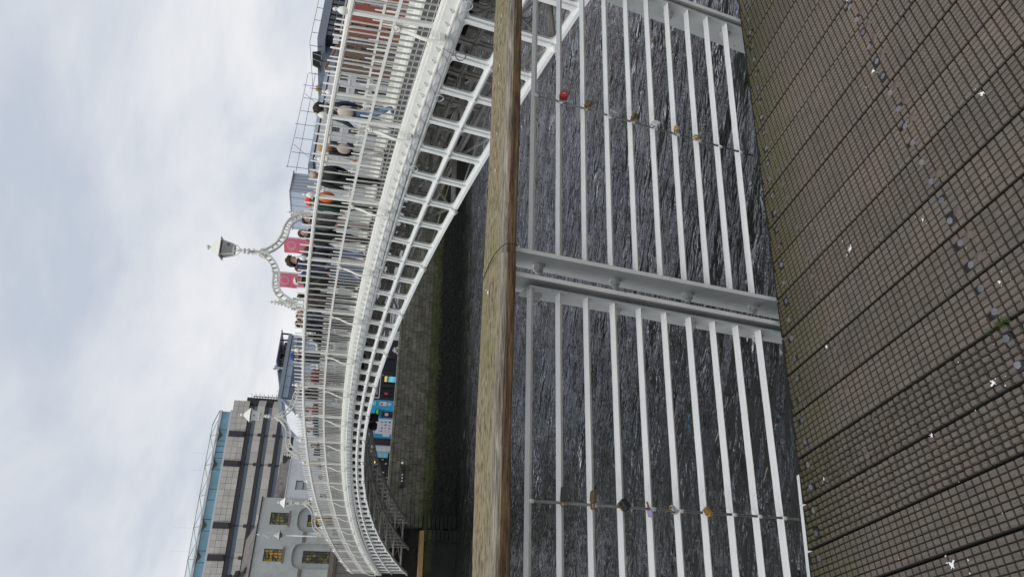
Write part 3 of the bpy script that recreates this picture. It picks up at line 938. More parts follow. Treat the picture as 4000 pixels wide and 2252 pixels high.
# coils of loose wire hanging from the near edge
for (y, dz, r) in ((0.35, 0.30, 0.085), (1.25, 0.22, 0.07), (3.0, 0.2, 0.075), (6.3, 0.2, 0.07), (14.9, 0.22, 0.10), (-0.55, 0.13, 0.07)):
    c = Vector((-0.16, y, fbot(y) - dz)); mb = MB(); pts = [Vector((-0.12, y - 0.06, fbot(y) - 0.01)), Vector((-0.15, y - 0.03, fbot(y) - dz * 0.4))]
    for i in range(30):
        a = PI * 0.6 + 2 * PI * i / 11
        pts.append(c + Vector((random.uniform(-.015, .015), r * math.cos(a) * random.uniform(.9, 1.06), r * math.sin(a) * random.uniform(.9, 1.06))))
    mb.tube(pts, 0.006, 5); mb.build('wire_coil', 'metal_light' if dz < 0.29 else 'galv', br)
# pair of black flood lights under the bridge
for (xx, yy) in ((1.5, 19.2), (1.5, 18.4)):
    t = thing('flood_light', 'round black flood light hanging under the footbridge, the ' + ('farther' if yy > 19 else 'nearer') + ' of two', 'flood light', (xx, yy, 1.24), group='flood lights under the bridge')
    mb = MB(); mb.lathe([(0.06, -0.14), (0.15, -0.10), (0.16, 0.1), (0.13, 0.14)], 12, (xx, yy, 1.24), 'x'); mb.build('housing', 'soft_black', t)
    mb = MB(); mb.bar((xx, yy, 1.3), (xx, yy, 1.8), 0.04); mb.build('hanger', 'soft_black', t)

# ---------------------------------------------------------------- lamp arches over the bridge
# shape measured in the plane of the arch: x 0..3, height over the top rail
OUT = [(0.03, 0.30), (0.17, 0.58), (0.29, 0.72), (0.53, 0.82), (0.85, 0.86), (1.08, 0.93), (1.22, 1.02), (1.38, 1.19), (1.49, 1.37)]
INN = [(0.13, 0.22), (0.24, 0.40), (0.37, 0.57), (0.55, 0.67), (0.85, 0.70), (1.05, 0.76), (1.21, 0.84), (1.37, 0.97), (1.47, 1.10)]
def lerp(pl, t):
    t *= len(pl) - 1; i = min(int(t), len(pl) - 2); f = t - i
    # catmull-rom
    p0 = pl[max(i - 1, 0)]; p1 = pl[i]; p2 = pl[i + 1]; p3 = pl[min(i + 2, len(pl) - 1)]
    return tuple(0.5 * ((2 * p1[q]) + (-p0[q] + p2[q]) * f + (2 * p0[q] - 5 * p1[q] + 4 * p2[q] - p3[q]) * f * f + (-p0[q] + 3 * p1[q] - 3 * p2[q] + p3[q]) * f ** 3) for q in (0, 1))
def lamp_arch(y, label, stickers=None, mat_g='lamp_glass'):
    z0 = top(y)
    t = thing('lamp_arch', label, 'street lamp', (W / 2, y, z0), group='lamp arches over the bridge')
    TH = 0.075
    for sgn in (1, -1):
        X = lambda a: a if sgn == 1 else W - a
        mb = MB(); N = 40
        for pl in (OUT, INN):
            pth = []
            pp = [Vector((X(lerp(pl, i / N)[0]), 0, lerp(pl, i / N)[1])) for i in range(N + 1)]
            for i, p in enumerate(pp):
                d = (pp[min(i + 1, N)] - pp[max(i - 1, 0)]).normalized(); nr = Vector((0, 1, 0)).cross(d)
                pth.append((p + Vector((0, y, z0)), Vector((0, 1, 0)), nr))
            mb.sweep(pth, rect(-TH / 2, TH / 2, -0.015, 0.015))
        # web with round holes: rings joined edge to edge
        n = 11
        for i in range(n):
            f = (i + 0.5) / n
            a, b = Vector((*lerp(OUT, f), 0)), Vector((*lerp(INN, f), 0))
            c = (a + b) / 2; R = (a - b).length / 2 - 0.006
            vs, fs = [], []
            K = 14
            for q in range(K):
                an = 2 * PI * q / K
                for rr, yo in ((R, -0.018), (R - 0.024, -0.018), (R - 0.024, 0.018), (R, 0.018)):
                    vs.append((X(c.x + rr * math.cos(an)), y + yo, z0 + c.y + rr * math.sin(an)))
            for q in range(K):
                r = (q + 1) % K
                for s in range(4):
                    fs.append((q * 4 + s, q * 4 + (s + 1) % 4, r * 4 + (s + 1) % 4, r * 4 + s))
            mb.add(vs, fs)
            # spandrel blades between rings
            if i < n - 1:
                f2 = (i + 1) / n; a2, b2 = Vector((*lerp(OUT, f2), 0)), Vector((*lerp(INN, f2), 0))
                for e0, e1 in ((a2, a2 + (b2 - a2) * 0.30), (b2, b2 + (a2 - b2) * 0.30)):
                    d = (lerp(OUT, f2 + .02)[0] - lerp(OUT, f2 - .02)[0], lerp(OUT, f2 + .02)[1] - lerp(OUT, f2 - .02)[1]); dl = math.hypot(*d)
                    d = Vector((d[0] / dl, d[1] / dl, 0)) * 0.035
                    tri = [e0 + d, e0 - d, e1]
                    mb.poly([(X(p.x), y - 0.012, z0 + p.y) for p in tri], (0, 0.024, 0))
        mb.build('arch_side', 'bridge_paint', t)
        # pierced pinnacle over each parapet
        mb = MB(); xo = X(0.08)
        zt = z0 + 0.80
        hs = sgn
        prof = [(-0.17, 0.20), (-0.10, 0.33), (-0.045, 0.50), (-0.012, 0.66), (0, 0.74)]
        for s in (1, -1):
            pts = [(xo + s * (-a if False else a), y, z0 + b) for a, b in prof]
            mb.tube(pts, [0.022, 0.020, 0.018, 0.016, 0.014], 5)
            for (a, b) in ((-0.14, 0.27), (-0.095, 0.36), (-0.065, 0.44), (-0.042, 0.52), (-0.03, 0.60), (-0.02, 0.68)):
                mb.ball((xo + s * (a - 0.03), y, z0 + b + 0.012), 0.022, 6, rings=4)
                mb.bar((xo + s * a, y, z0 + b - 0.01), (xo + s * (a - 0.03), y, z0 + b + 0.01), 0.01)
        for (b, a) in ((0.26, 0.10), (0.36, 0.06), (0.46, 0.035)):
            K = 12
            mb.tube([(xo + a * 0.6 * math.cos(2 * PI * q / K), y, z0 + b + a * 0.55 * math.sin(2 * PI * q / K)) for q in range(K + 1)], 0.014, 5)
        mb.bar((xo - 0.17, y, z0 + 0.19), (xo + 0.17, y, z0 + 0.19), 0.03)
        mb.bar((xo, y, z0 + 0.0), (xo, y, z0 + 0.75), 0.028)
        for a in (-0.13, 0.13):
            mb.bar((xo + a, y, z0 + 0.0), (xo + a, y, z0 + 0.2), 0.035)
            mb.tube([(xo + a * 1.1, y, z0 + 0.2), (xo + a * 0.9, y, z0 + 0.28), (xo + a * 0.3, y, z0 + 0.33), (xo + a * 0.1, y, z0 + 0.42)], 0.010, 5)
        mb.ball((xo, y, z0 + 0.78), 0.032, 9); mb.lathe([(0.007, 0.80), (0.003, 0.90)], 5, (xo, y, z0))
        mb.build('pinnacle', 'bridge_paint', t)
    cxm = W / 2 + 0.01
    mb = MB(); c = (cxm, y, z0)
    mb.box(cxm - 0.05, cxm + 0.05, y - 0.03, y + 0.03, z0 + 1.06, z0 + 1.40)
    mb.lathe([(0.035, 1.36), (0.035, 1.52), (0.06, 1.53), (0.06, 1.60), (0.045, 1.61), (0.05, 1.63), (0.075, 1.65), (0.075, 1.675), (0.05, 1.69), (0.035, 1.72), (0.06, 1.755), (0.03, 1.775)], 10, c)
    for s in (1, -1):
        for zz_ in (1.44, 1.56):
            K = 8; mb.tube([(cxm + s * (0.07 + 0.025 * math.cos(2 * PI * q / K)), y, z0 + zz_ + 0.025 * math.sin(2 * PI * q / K)) for q in range(K + 1)], 0.008, 5)
    for an in range(4):
        a = PI / 4 + an * PI / 2
        mb.tube([(cxm, y, z0 + 1.75), (cxm + 0.07 * math.cos(a), y + 0.07 * math.sin(a), z0 + 1.78), (cxm + 0.13 * math.cos(a), y + 0.13 * math.sin(a), z0 + 1.84), (cxm + 0.12 * math.cos(a), y + 0.12 * math.sin(a), z0 + 1.90)], 0.01, 5)
    mb.build('stem', 'bridge_paint', t)
    # lantern: square, tapering to the foot
    def sq(r, z, a0=0.42):
        return [Vector((cxm + r * math.cos(a0 + i * PI / 2), y + r * math.sin(a0 + i * PI / 2), z0 + z)) for i in range(4)]
    ln = MB()
    b0, b1, tp = sq(0.165, 1.90), sq(0.165, 1.93), sq(0.27, 2.20)
    ln.hexa(sq(0.17, 1.885) + sq(0.17, 1.915))
    for i in range(4):
        ln.bar(sq(0.17, 1.90)[i], sq(0.265, 2.22)[i], 0.022)
        ln.bar(sq(0.265, 2.215)[i], sq(0.265, 2.215)[(i + 1) % 4], 0.022)
    ln_o = ln.build('lantern_frame', 'bridge_paint', t)
    if 'lamp_glass' not in M: mat('lamp_glass', (0.42, 0.43, 0.43), 0.3, var=0.2, scale=6)
    for i in range(4):
        a, b = sq(0.158, 1.915), sq(0.253, 2.21); j = (i + 1) % 4
        p = MB(); p.add([a[i], a[j], b[j], b[i]], [(0, 1, 2, 3)]); p.build('pane', mat_g, ln_o)
    rf = MB()
    e0, e1, r1, r2 = sq(0.36, 2.195), sq(0.36, 2.207), sq(0.24, 2.30), sq(0.09, 2.44)
    rf.hexa(e0 + e1); rf.hexa(e1 + r1); rf.hexa(r1 + r2)
    rf.lathe([(0.055, 2.43), (0.035, 2.47), (0.035, 2.49), (0.06, 2.50), (0.062, 2.53), (0.045, 2.56), (0.012, 2.575)], 10, (cxm, y, z0))
    rf.build('lantern_roof', 'bridge_paint', t)
    if 'lamp_inside' not in M: mat('lamp_inside', (0.10, 0.09, 0.08), 0.8)
    p = MB(); p.hexa(sq(0.255, 2.17) + sq(0.255, 2.194)); p.build('reflector', 'lamp_inside', t)
    if stickers:
        for (sx, sz, m, r) in stickers:
            p = MB(); q = sq(0.23, sz); d = (q[2] - q[3]); 
            pos = q[2] * (1 - sx) + q[3] * sx; nrm = Vector((math.cos(0.42 + PI + PI / 4), math.sin(0.42 + PI + PI / 4), 0))
            ex = (q[3] - q[2]).normalized()
            p.add([pos + nrm * 0.02 + ex * a * r + Vector((0, 0, b * r)) for a, b in ((-1, -.8), (1, -1), (.8, 1), (-1, .9))], [(0, 1, 2, 3)]); p.build('sticker', m, t)
    return t
mat('sticker_red', (0.25, 0.06, 0.06), 0.6)
mat('sticker_blue', (0.15, 0.2, 0.4), 0.6)
la = lamp_arch(8.53, 'nearest white lamp arch, square lantern dark under its roof, against the open sky', [(0.75, 2.02, 'sticker_red', 0.035)])
lamp_arch(18.86, 'white lamp arch in front of the striped stone office block, second along the bridge', [(0.5, 2.08, 'sticker_blue', 0.03)], 'cast_iron_paint')  # panes of the two farther lanterns painted pale as if lit from behind
lamp_arch(29.3, 'farthest lamp arch, before the grey rendered house and its stained windows', [(0.4, 2.08, 'sticker_blue', 0.05)], 'cast_iron_paint')
# ================================================================ boardwalk
def edge_y(x):
    if x > -8.342: return -4.533 - 0.2077 * (x + 8.342)
    return -4.533 - 0.235 * (x + 8.342)
bw = bpy.data.objects.new('boardwalk', None); COL.objects.link(bw); bw['kind'] = 'structure'; bw.location = (-8, -5.5, 0)
PITCH = 0.1562
X0 = -8.425
mb = MB(); mb.lathe([(0.0185, -0.006), (0.0185, 0.0006), (0.017, 0.0012)], 14)
RING = mb.mesh('bolt_recess_disc', 'black')  # black disc paints the dark of the recess round each bolt head
mb = MB(); mb.lathe([(0.0112, 0.0), (0.0112, 0.0024), (0.0085, 0.0034)], 6, smooth=False)
BOLT = mb.mesh('bolt', 'steel')
mb = MB(); mb.lathe([(0.0135, -0.004), (0.0135, 0.0006)], 16)
mat('plug_wood', (0.12, 0.09, 0.08), 0.8, var=0.3, scale=50)
PLUG = mb.mesh('plug', 'plug_wood')
for k in range(-13, 23):
    xa = X0 + k * PITCH + 0.004; xb = X0 + (k + 1) * PITCH - 0.004
    xc = (xa + xb) / 2
    yn = -7.2
    ea, eb = edge_y(xa), edge_y(xb)
    dz = random.uniform(-0.0015, 0.0015)
    worn = k in (-1, -2)
    GZ = -0.0055 if not worn else -0.0075
    mb = MB()
    # core
    mb.mi = 0
    mb.hexa([(xa, yn, -0.045), (xb, yn, -0.045), (xb, eb, -0.045), (xa, ea, -0.045), (xa, yn, GZ), (xb, yn, GZ), (xb, eb, GZ), (xa, ea, GZ)])
    nr = 7 if k not in (0, 1, 2, -3, -4) else (7 if k != 1 else 6)
    if k in (5, 7, 8, 11): nr = 9
    if k in (3, 4, 6, 9): nr = 8
    cw = (xb - xa) / nr
    bolts = [(xc - 0.036, 0.078 + (0.2077) * 0), (xc + 0.042, 0.078)]
    holes = [(bx + random.uniform(-.003, .003), edge_y(bx) - 0.073) for bx, _ in bolts] + [(bx + random.uniform(-.004, .004), -5.514 + random.uniform(-.004, .004)) for bx, _ in bolts]
    mb.mi = 1
    cy = 0.0292 if not worn else 0.0288
    if k > 6: cy = 0.026
    gx, gy = (0.0020, 0.0023) if not worn else (0.0026, 0.0030)
    ytop = max(ea, eb) + random.random() * cy
    ny = int((max(ea, eb) - yn) / cy) + 1
    for i in range(nr):
        a, b = xa + i * cw + gx, xa + (i + 1) * cw - gx
        if i == 0: a = xa + 0.002
        if i == nr - 1: b = xb - 0.002
        e_ = min(edge_y(a), edge_y(b)) - 0.016
        y = ytop
        while y > yn:
            y0, y1 = y - cy + gy, min(y - gy, e_)
            y -= cy
            if y1 - y0 < 0.006: continue
            cxp, cyp = (a + b) / 2, (y0 + y1) / 2
            if any((cxp - h[0]) ** 2 + (cyp - h[1]) ** 2 < 0.015 ** 2 for h in holes): continue
            j = 0.0012 if worn else 0.0003
            zt = dz + random.uniform(-j, j)
            q = 0.0018 if worn else 0.0008
            r = (lambda: random.uniform(-q, q)) if worn else (lambda: 0.0)
            mb.add([(a, y0, GZ), (b, y0, GZ), (b, y1, GZ), (a, y1, GZ), (a + q + r(), y0 + q + r(), zt + r()), (b - q + r(), y0 + q + r(), zt), (b - q, y1 - q + r(), zt + r()), (a + q, y1 - q, zt)],
                   [(4, 5, 6, 7), (0, 1, 5, 4), (1, 2, 6, 5), (2, 3, 7, 6), (3, 0, 4, 7)])
    pl = mb.build('plank', ['deck_groove', 'deck_wood'], bw)
    off0 = Vector(bw.location)
    for h in holes:
        o = link('bolt', BOLT, pl, Vector((h[0], h[1], -0.003 + dz)) - off0)
        o.rotation_euler = (random.uniform(-.1, .1), random.uniform(-.1, .1), random.random() * 3)
        link('bolt_recess_disc', RING, pl, Vector((h[0], h[1], -0.0045 + dz)) - off0)
    for h in ((xc - 0.04, -4.888 + random.uniform(-.004, .004)), (xc + 0.035, -4.890)):
        if random.random() < 0.6 and h[0] > -8.6 and h[1] < edge_y(h[0]) - 0.04: link('plug', PLUG, pl, Vector((h[0], h[1], -0.0003 + dz)) - off0)
    for h in holes[2:]:
        if random.random() < 0.5: link('plug', PLUG, pl, Vector((h[0] + 0.004, h[1] - 0.034, -0.0003 + dz)) - off0)
for ya, yb in ((-5.56, -5.46), (-6.6, -6.5)):
    mb = MB(); mb.box(-10.6, -4.8, ya, yb, -0.2, -0.0465); mb.build('joist', 'joist', bw)
mb = MB()
for dx0, dx1, o0, o1, z0, z1 in ((-10.6, -4.8, -0.14, -0.03, -0.28, -0.0465),):
    mb.hexa([(dx0, edge_y(dx0) + o0, z0), (dx1, edge_y(dx1) + o0, z0), (dx1, edge_y(dx1) + o1, z0), (dx0, edge_y(dx0) + o1, z0), (dx0, edge_y(dx0) + o0, z1), (dx1, edge_y(dx1) + o0, z1), (dx1, edge_y(dx1) + o1, z1), (dx0, edge_y(dx0) + o1, z1)])
mb.build('edge_joist', 'joist', bw)
mb = MB(); mb.hexa([(-10.4, edge_y(-10.4), -0.2), (-8.45, edge_y(-8.45), -0.2), (-8.45, edge_y(-8.45) + 0.084, -0.2), (-10.4, edge_y(-10.4) + 0.115, -0.2), (-10.4, edge_y(-10.4), -0.05), (-8.45, edge_y(-8.45), -0.05), (-8.45, edge_y(-8.45) + 0.084, -0.05), (-10.4, edge_y(-10.4) + 0.115, -0.05)]); mb.build('edge_flange', 'rail_paint', bw)
mb = MB(); x_ = (-10.6, -8.342, -4.8)
for a, b in ((x_[0], x_[1]), (x_[1], x_[2])):
    mb.hexa([(a, edge_y(a) - 0.01, -0.26), (b, edge_y(b) - 0.01, -0.26), (b, edge_y(b) + 0.012, -0.26), (a, edge_y(a) + 0.012, -0.26), (a, edge_y(a) - 0.01, -0.047), (b, edge_y(b) - 0.01, -0.047), (b, edge_y(b) + 0.012, -0.047), (a, edge_y(a) + 0.012, -0.047)])
mb.build('edge_channel', 'rail_paint', bw)
# droppings, leaf, moss
def blob(mb, cx_, cy_, z, r, arms=7, sq=1.0):
    pts = []
    n = 18
    for i in range(n):
        a = 2 * PI * i / n; rr = r * (0.25 + 0.70 * random.random() ** 2)
        pts.append((cx_ + rr * math.cos(a) * sq, cy_ + rr * math.sin(a), z))
    mb.add([(cx_, cy_, z + 0.001)] + pts, [(0, i + 1, (i + 1) % n + 1) for i in range(n)])
for (x, y, r) in ((-7.883, -5.121, 0.017), (-7.39, -5.491, 0.014), (-8.548, -5.429, 0.014), (-8.925, -5.082, 0.020), (-7.819, -5.769, 0.011), (-8.003, -5.433, 0.009), (-8.322, -5.568, 0.010), (-7.02, -5.52, 0.012), (-8.542, -4.648, 0.010), (-8.59, -5.172, 0.009), (-8.13, -4.86, 0.010)):
    mb = MB(); blob(mb, x, y, 0.0015, r)
    for i in range(4): blob(mb, x + random.gauss(0, r * 1.8), y + random.gauss(0, r * 1.8), 0.0015, r * 0.25)
    mb.build('bird_dropping', 'dropping', bw)
mb = MB()
for i in range(90):
    x, y = random.uniform(-9.1, -6.3), random.uniform(-6.1, -4.6); blob(mb, x, y, 0.0012, random.uniform(0.001, 0.0028))
o = mb.build('grit', 'dropping', bw, kind='stuff')
mb = MB()
for i in range(60):
    x, y = -8.427 + random.uniform(-.012, .012), -5.526 + random.gauss(0, .016); h = random.uniform(0.008, 0.025); a = random.random() * 6.28
    mb.add([(x, y, -0.01), (x + 0.004 * math.cos(a), y + 0.004 * math.sin(a), -0.01), (x + random.gauss(0, .01), y + random.gauss(0, .01), h)], [(0, 1, 2)])
mb.build('moss_tuft', 'moss', bw, kind='stuff')

# ================================================================ boardwalk railing (two bays meet at a leaning double post)
RS = Matrix.Scale(1.085, 4)     # bar pitch 114 mm
FA = Matrix(((0.9745, 0.2208, -0.0404, -7.0921), (-0.2245, 0.9586, -0.1752, -4.9190), (0, 0.1798, 0.9837, 1.0381), (0, 0, 0, 1))) @ RS
FB = Matrix(((0.9808, 0.1917, -0.0364, -8.6551), (-0.1951, 0.9635, -0.1831, -4.6225), (0, 0.1867, 0.9824, 1.0482), (0, 0, 0, 1))) @ RS
ROOT = Vector((-7.8, -4.45, 0.0))
rl = thing('boardwalk_railing', 'pale steel railing of flat bars with a weathered timber handrail along the boardwalk edge', 'railing', ROOT)
TR = Matrix.Translation(-ROOT)
def rpart(mb, name, m, F, parent=None, M4=None):
    me = mb.mesh(name, m); o = bpy.data.objects.new(name, me); COL.objects.link(o)
    o.parent = rl
    o.matrix_local = TR @ F @ (M4 or Matrix())
    return o
mb = MB()
n = 26
for i in range(n):
    pass
pth = [(Vector((-0.64 + 1.322 * i / n, random.uniform(-.0004, .0004), 0)), Vector((0, 1, 0)), Vector((0, 0, 1))) for i in range(n + 1)]
mb.sweep(pth, [(0.0005, 0.0135), (0.015, 0.0), (0.034, 0.0), (0.034, 0.0145), (0.032, 0.016), (0.0015, 0.016), (0.0, 0.015)])
BAR = mb.mesh('bar', 'rail_paint')
mb = MB(); mb.lathe([(0.024, 0.0), (0.024, 0.003)], 14, (0, 0, 0), 'x'); mb.lathe([(0.019, 0.003), (0.019, 0.020), (0.016, 0.023)], 6, (0, 0, 0), 'x', smooth=False); mb.lathe([(0.011, 0.023), (0.011, 0.032), (0.008, 0.034)], 10, (0, 0, 0), 'x')
NUT = mb.mesh('bolt', 'bolt_paint')
for F in (FA, FB):
    for k in range(10):
        o = bpy.data.objects.new('bar', BAR); COL.objects.link(o); o.parent = rl
        o.matrix_local = TR @ F @ Matrix.Translation((0, 0, -0.105 * k))
    # end plates and fins
    for sa, nm in ((0.675, 'end_plate'), (-0.648, 'end_plate')):
        mb = MB(); mb.hexa([(sa, 0.0, -1.12), (sa + 0.008, 0.0, -1.12), (sa + 0.008, 0.098, -1.12), (sa, 0.098, -1.12), (sa, 0.0, 0.02), (sa + 0.008, 0.0, 0.02), (sa + 0.008, 0.088, 0.02), (sa, 0.088, 0.02)])
        rpart(mb, nm, 'plate_paint', F)
    for sa in (0.706, -0.655):
        mb = MB(); mb.hexa([(sa, -0.004, -1.5), (sa + 0.012, -0.004, -1.5), (sa + 0.012, 0.175, -1.5), (sa, 0.175, -1.5), (sa, -0.004, 0.085), (sa + 0.012, -0.004, 0.085), (sa + 0.012, 0.12, 0.085), (sa, 0.12, 0.085)])
        rpart(mb, 'post_plate', 'plate_paint', F)
        # pale strip paints the light on the plate's front edge
        mb = MB(); mb.box(sa - 0.001, sa + 0.013, -0.007, -0.0035, -1.4, 0.085); rpart(mb, 'lit_edge_strip', 'rail_paint', F)
    for t in (0.045, 0.355, 0.675, 0.985):
        for sa, flip in ((-0.655, True), (0.675, True), (0.706, True)):
            o = bpy.data.objects.new('bolt', NUT); COL.objects.link(o); o.parent = rl
            vv = 0.078 if sa < 0 else 0.058
            if sa == 0.675: tt = t - 0.02
            else: tt = t
            o.matrix_local = TR @ F @ Matrix.Translation((sa, vv if sa != 0.706 else 0.09, -tt)) @ Matrix.Rotation(PI, 4, 'Z') @ Matrix.Rotation(random.random(), 4, 'X')
    for t in (0.35, 0.98):
        mb = MB(); mb.lathe([(0.008, 0.683), (0.008, 0.706)], 8, (0, 0.058, -t), 'x'); rpart(mb, 'spacer_bolt', 'bolt_paint', F)
    mb = MB(); mb.lathe([(0.0042, -1.0), (0.0042, 0.005)], 10, (0.0, 0.005, 0), 'z'); rpart(mb, 'spacer_rod', 'galv', F)
    for k in range(10):
        mb = MB(); mb.lathe([(0.0065, -0.002), (0.0065, 0.0175)], 8, (0.0, 0.006, -0.105 * k), 'z'); rpart(mb, 'weld', 'rail_paint', F)
# handrail timbers
prof = [(-0.052, 0.094), (-0.056, 0.100), (-0.056, 0.126), (-0.050, 0.136), (-0.036, 0.143), (-0.010, 0.147), (0.012, 0.147), (0.03, 0.150), (0.07, 0.152), (0.100, 0.149), (0.106, 0.140), (0.106, 0.10), (0.10, 0.092)]
for F, sa, sb in ((FA, -0.70, 2.4), (FB, -2.4, 0.756)):
    mb = MB(); n = 40
    pth = []
    for i in range(n + 1):
        s = sa + (sb - sa) * i / n
        wv = 0.0012 * math.sin(s * 7) + random.uniform(-.0006, .0006)
        pth.append((Vector((s, wv, wv)), Vector((0, 1, 0)), Vector((0, 0, 1))))
    mb.sweep(pth, prof, smooth=False)
    rpart(mb, 'handrail', 'handrail', F)
    mb = MB(); mb.box(sa, sb, -0.02, 0.07, 0.084, 0.0935); rpart(mb, 'handrail_plate', 'plate_paint', F)
mb = MB(); blob(mb, 0.645, 0.035, 0.1535, 0.012); blob(mb, 0.66, 0.05, 0.1535, 0.006); rpart(mb, 'bird_dropping', 'dropping', FB)
for s in (-0.35, 0.1, 0.33, 0.02, -0.2):
    mb = MB(); blob(mb, s, 0.02, 0.152, 0.004, sq=2.5); rpart(mb, 'bird_dropping', 'dropping', FA)
th = MB()
cpts = [(0.792, -0.050, 0.085), (0.789, -0.0585, 0.10), (0.786, -0.0585, 0.128), (0.778, -0.050, 0.140), (0.765, -0.01, 0.150), (0.745, 0.03, 0.153), (0.715, 0.07, 0.155), (0.70, 0.108, 0.150), (0.70, 0.11, 0.10)]
th.tube(cpts, 0.0016, 5)
me = th.mesh('thread', 'thread'); o = bpy.data.objects.new('thread', me); COL.objects.link(o)
# a loose thread lies over the handrail: a thing of its own
o.matrix_world = FB; o['label'] = 'thin dark thread wrapped over the timber handrail above the double post'; o['category'] = 'thread'
o.location = FB.translation

# ---------------------------------------------------------------- padlocks on the spacer rods
mat('lock_red', (0.34, 0.008, 0.02), 0.35, 0.2)
mat('lock_brass', (0.45, 0.30, 0.10), 0.45, 0.6, var=0.3, scale=60)
mat('lock_tarnish', (0.17, 0.13, 0.07), 0.6, 0.5, var=0.4, scale=60)
mat('lock_silver', (0.42, 0.46, 0.49), 0.35, 0.6, var=0.15, scale=50)
mat('lock_dark', (0.05, 0.055, 0.06), 0.5, 0.3, var=0.3, scale=50)
mat('lock_white', (0.62, 0.64, 0.66), 0.45)
mat('lock_purple', (0.42, 0.32, 0.56), 0.45)
mat('lock_orange', (0.48, 0.27, 0.06), 0.4, 0.5, var=0.3, scale=50)
mat('shackle_chrome', (0.6, 0.6, 0.6), 0.25, 0.9, var=0.2, scale=60)
mat('shackle_rust', (0.28, 0.17, 0.07), 0.6, 0.6, var=0.4, scale=80)
def padlock(F, s, t, bw_, bh, bd, body, shackle, label, roll, yaw=0.0, pitch=0.0, sh=0.022, dv=-0.012, grooves=0, heart=False):
    """body hangs from its shackle, which is hooked round the rod; z of the lock frame points from body to shackle"""
    bw_ *= .9; bh *= .9; bd *= .9
    L = F @ Matrix.Translation((s, dv, -t)) @ Matrix.Rotation(roll, 4, 'Y') @ Matrix.Rotation(pitch, 4, 'X') @ Matrix.Rotation(yaw, 4, 'Z')
    root = thing('padlock', label, 'padlock', L.translation, group='padlocks on the railing rods')
    LL = Matrix.Translation(-L.translation) @ L
    def pp(mb, nm, m, par=None):
        me = mb.mesh(nm, m); o = bpy.data.objects.new(nm, me); COL.objects.link(o); o.parent = root; o.matrix_local = LL; return o
    c = 0.0035
    P8 = [(-bw_ / 2 + c, -bh), (bw_ / 2 - c, -bh), (bw_ / 2, -bh + c), (bw_ / 2, -c), (bw_ / 2 - c, 0), (-bw_ / 2 + c, 0), (-bw_ / 2, -c), (-bw_ / 2, -bh + c)]
    mb = MB(); mb.sweep([(Vector((0, -bd / 2, 0)), EX * 0.92, EZ * 0.96), (Vector((0, -bd / 2 + 0.002, 0)), EX, EZ), (Vector((0, bd / 2 - 0.002, 0)), EX, EZ), (Vector((0, bd / 2, 0)), EX * 0.92, EZ * 0.96)], P8)
    pp(mb, 'body', body)
    for g in range(grooves):
        mb = MB(); mb.box(-bw_ / 2 - 0.0006, bw_ / 2 + 0.0006, -bd / 2 - 0.0006, bd / 2 + 0.0006, -bh * (g + 1) / (grooves + 1) - 0.0006, -bh * (g + 1) / (grooves + 1) + 0.0006); pp(mb, 'groove', 'black')
    rr = bw_ * 0.30; q = 0.0028
    pts = [(-rr, 0, -0.004), (-rr, 0, sh - rr)] + [(-rr * math.cos(PI * i / 8), 0, sh - rr + rr * math.sin(PI * i / 8)) for i in range(1, 8)] + [(rr, 0, sh - rr), (rr, 0, -0.004)]
    mb = MB(); mb.tube(pts, q, 7); pp(mb, 'shackle', shackle)
    mb = MB(); mb.lathe([(0.0055, -0.0006), (0.0045, 0.0006)], 10, (0, 0, 0), 'z'); 
    kh = pp(mb, 'keyhole', 'black'); kh.matrix_local = LL @ Matrix.Translation((0, 0, -bh))
    if heart:
        mb = MB(); hp = []
        for i in range(20):
            a = 2 * PI * i / 20
            hp.append((0.00045 * 16 * math.sin(a) ** 3, -bd / 2 - 0.0008, -bh * 0.5 + 0.00045 * (13 * math.cos(a) - 5 * math.cos(2 * a) - 2 * math.cos(3 * a) - math.cos(4 * a))))
        mb.add(hp, [tuple(range(20))]); pp(mb, 'heart_print', 'lock_print')
mat('lock_print', (0.62, 0.25, 0.28), 0.4)
R = math.radians
padlock(FA, 0.006, 0.097, 0.036, 0.040, 0.020, 'lock_red', 'shackle_chrome', 'dark red padlock with a pale heart, uppermost lock on the right hand rod', R(-70), 0.5, 0.15, sh=0.030, heart=True)
padlock(FA, 0.0, 0.200, 0.030, 0.034, 0.016, 'lock_tarnish', 'lock_brass', 'tarnished brass padlock hooked just under the dark red one', R(-62), 0.9, 0.1, sh=0.020)
padlock(FA, 0.004, 0.318, 0.040, 0.036, 0.020, 'lock_silver', 'shackle_chrome', 'large silver padlock with a long shackle on the right hand rod', R(-58), 0.35, 0.2, sh=0.040)
padlock(FA, 0.004, 0.402, 0.020, 0.034, 0.016, 'lock_tarnish', 'shackle_rust', 'narrow dull brass padlock with a rusty shackle just below the large silver one', R(-60), 1.2, 0.0, sh=0.018)
padlock(FA, 0.0, 0.497, 0.032, 0.032, 0.014, 'lock_white', 'shackle_chrome', 'whitish silver padlock showing a small black keyhole', R(-40), 0.6, 0.0, sh=0.014)
padlock(FA, 0.002, 0.602, 0.019, 0.026, 0.014, 'lock_brass', 'shackle_chrome', 'small brass padlock hooked under the whitish one', R(-75), 0.7, 0.0, sh=0.026)
padlock(FA, -0.006, 0.694, 0.026, 0.026, 0.018, 'lock_brass', 'shackle_chrome', 'chunky bright brass padlock, lowest lock on the right hand rod', R(-35), 0.6, 0.3, sh=0.010)
padlock(FB, 0.004, 0.090, 0.020, 0.046, 0.016, 'lock_dark', 'shackle_rust', 'long dark grey padlock lying on its side, uppermost on the left hand rod', R(-80), 0.4, 0.2, sh=0.016)
padlock(FB, 0.004, 0.190, 0.018, 0.040, 0.014, 'lock_tarnish', 'shackle_rust', 'thin corroded brass padlock just under the long dark grey one', R(-85), 1.0, 0.0, sh=0.018)
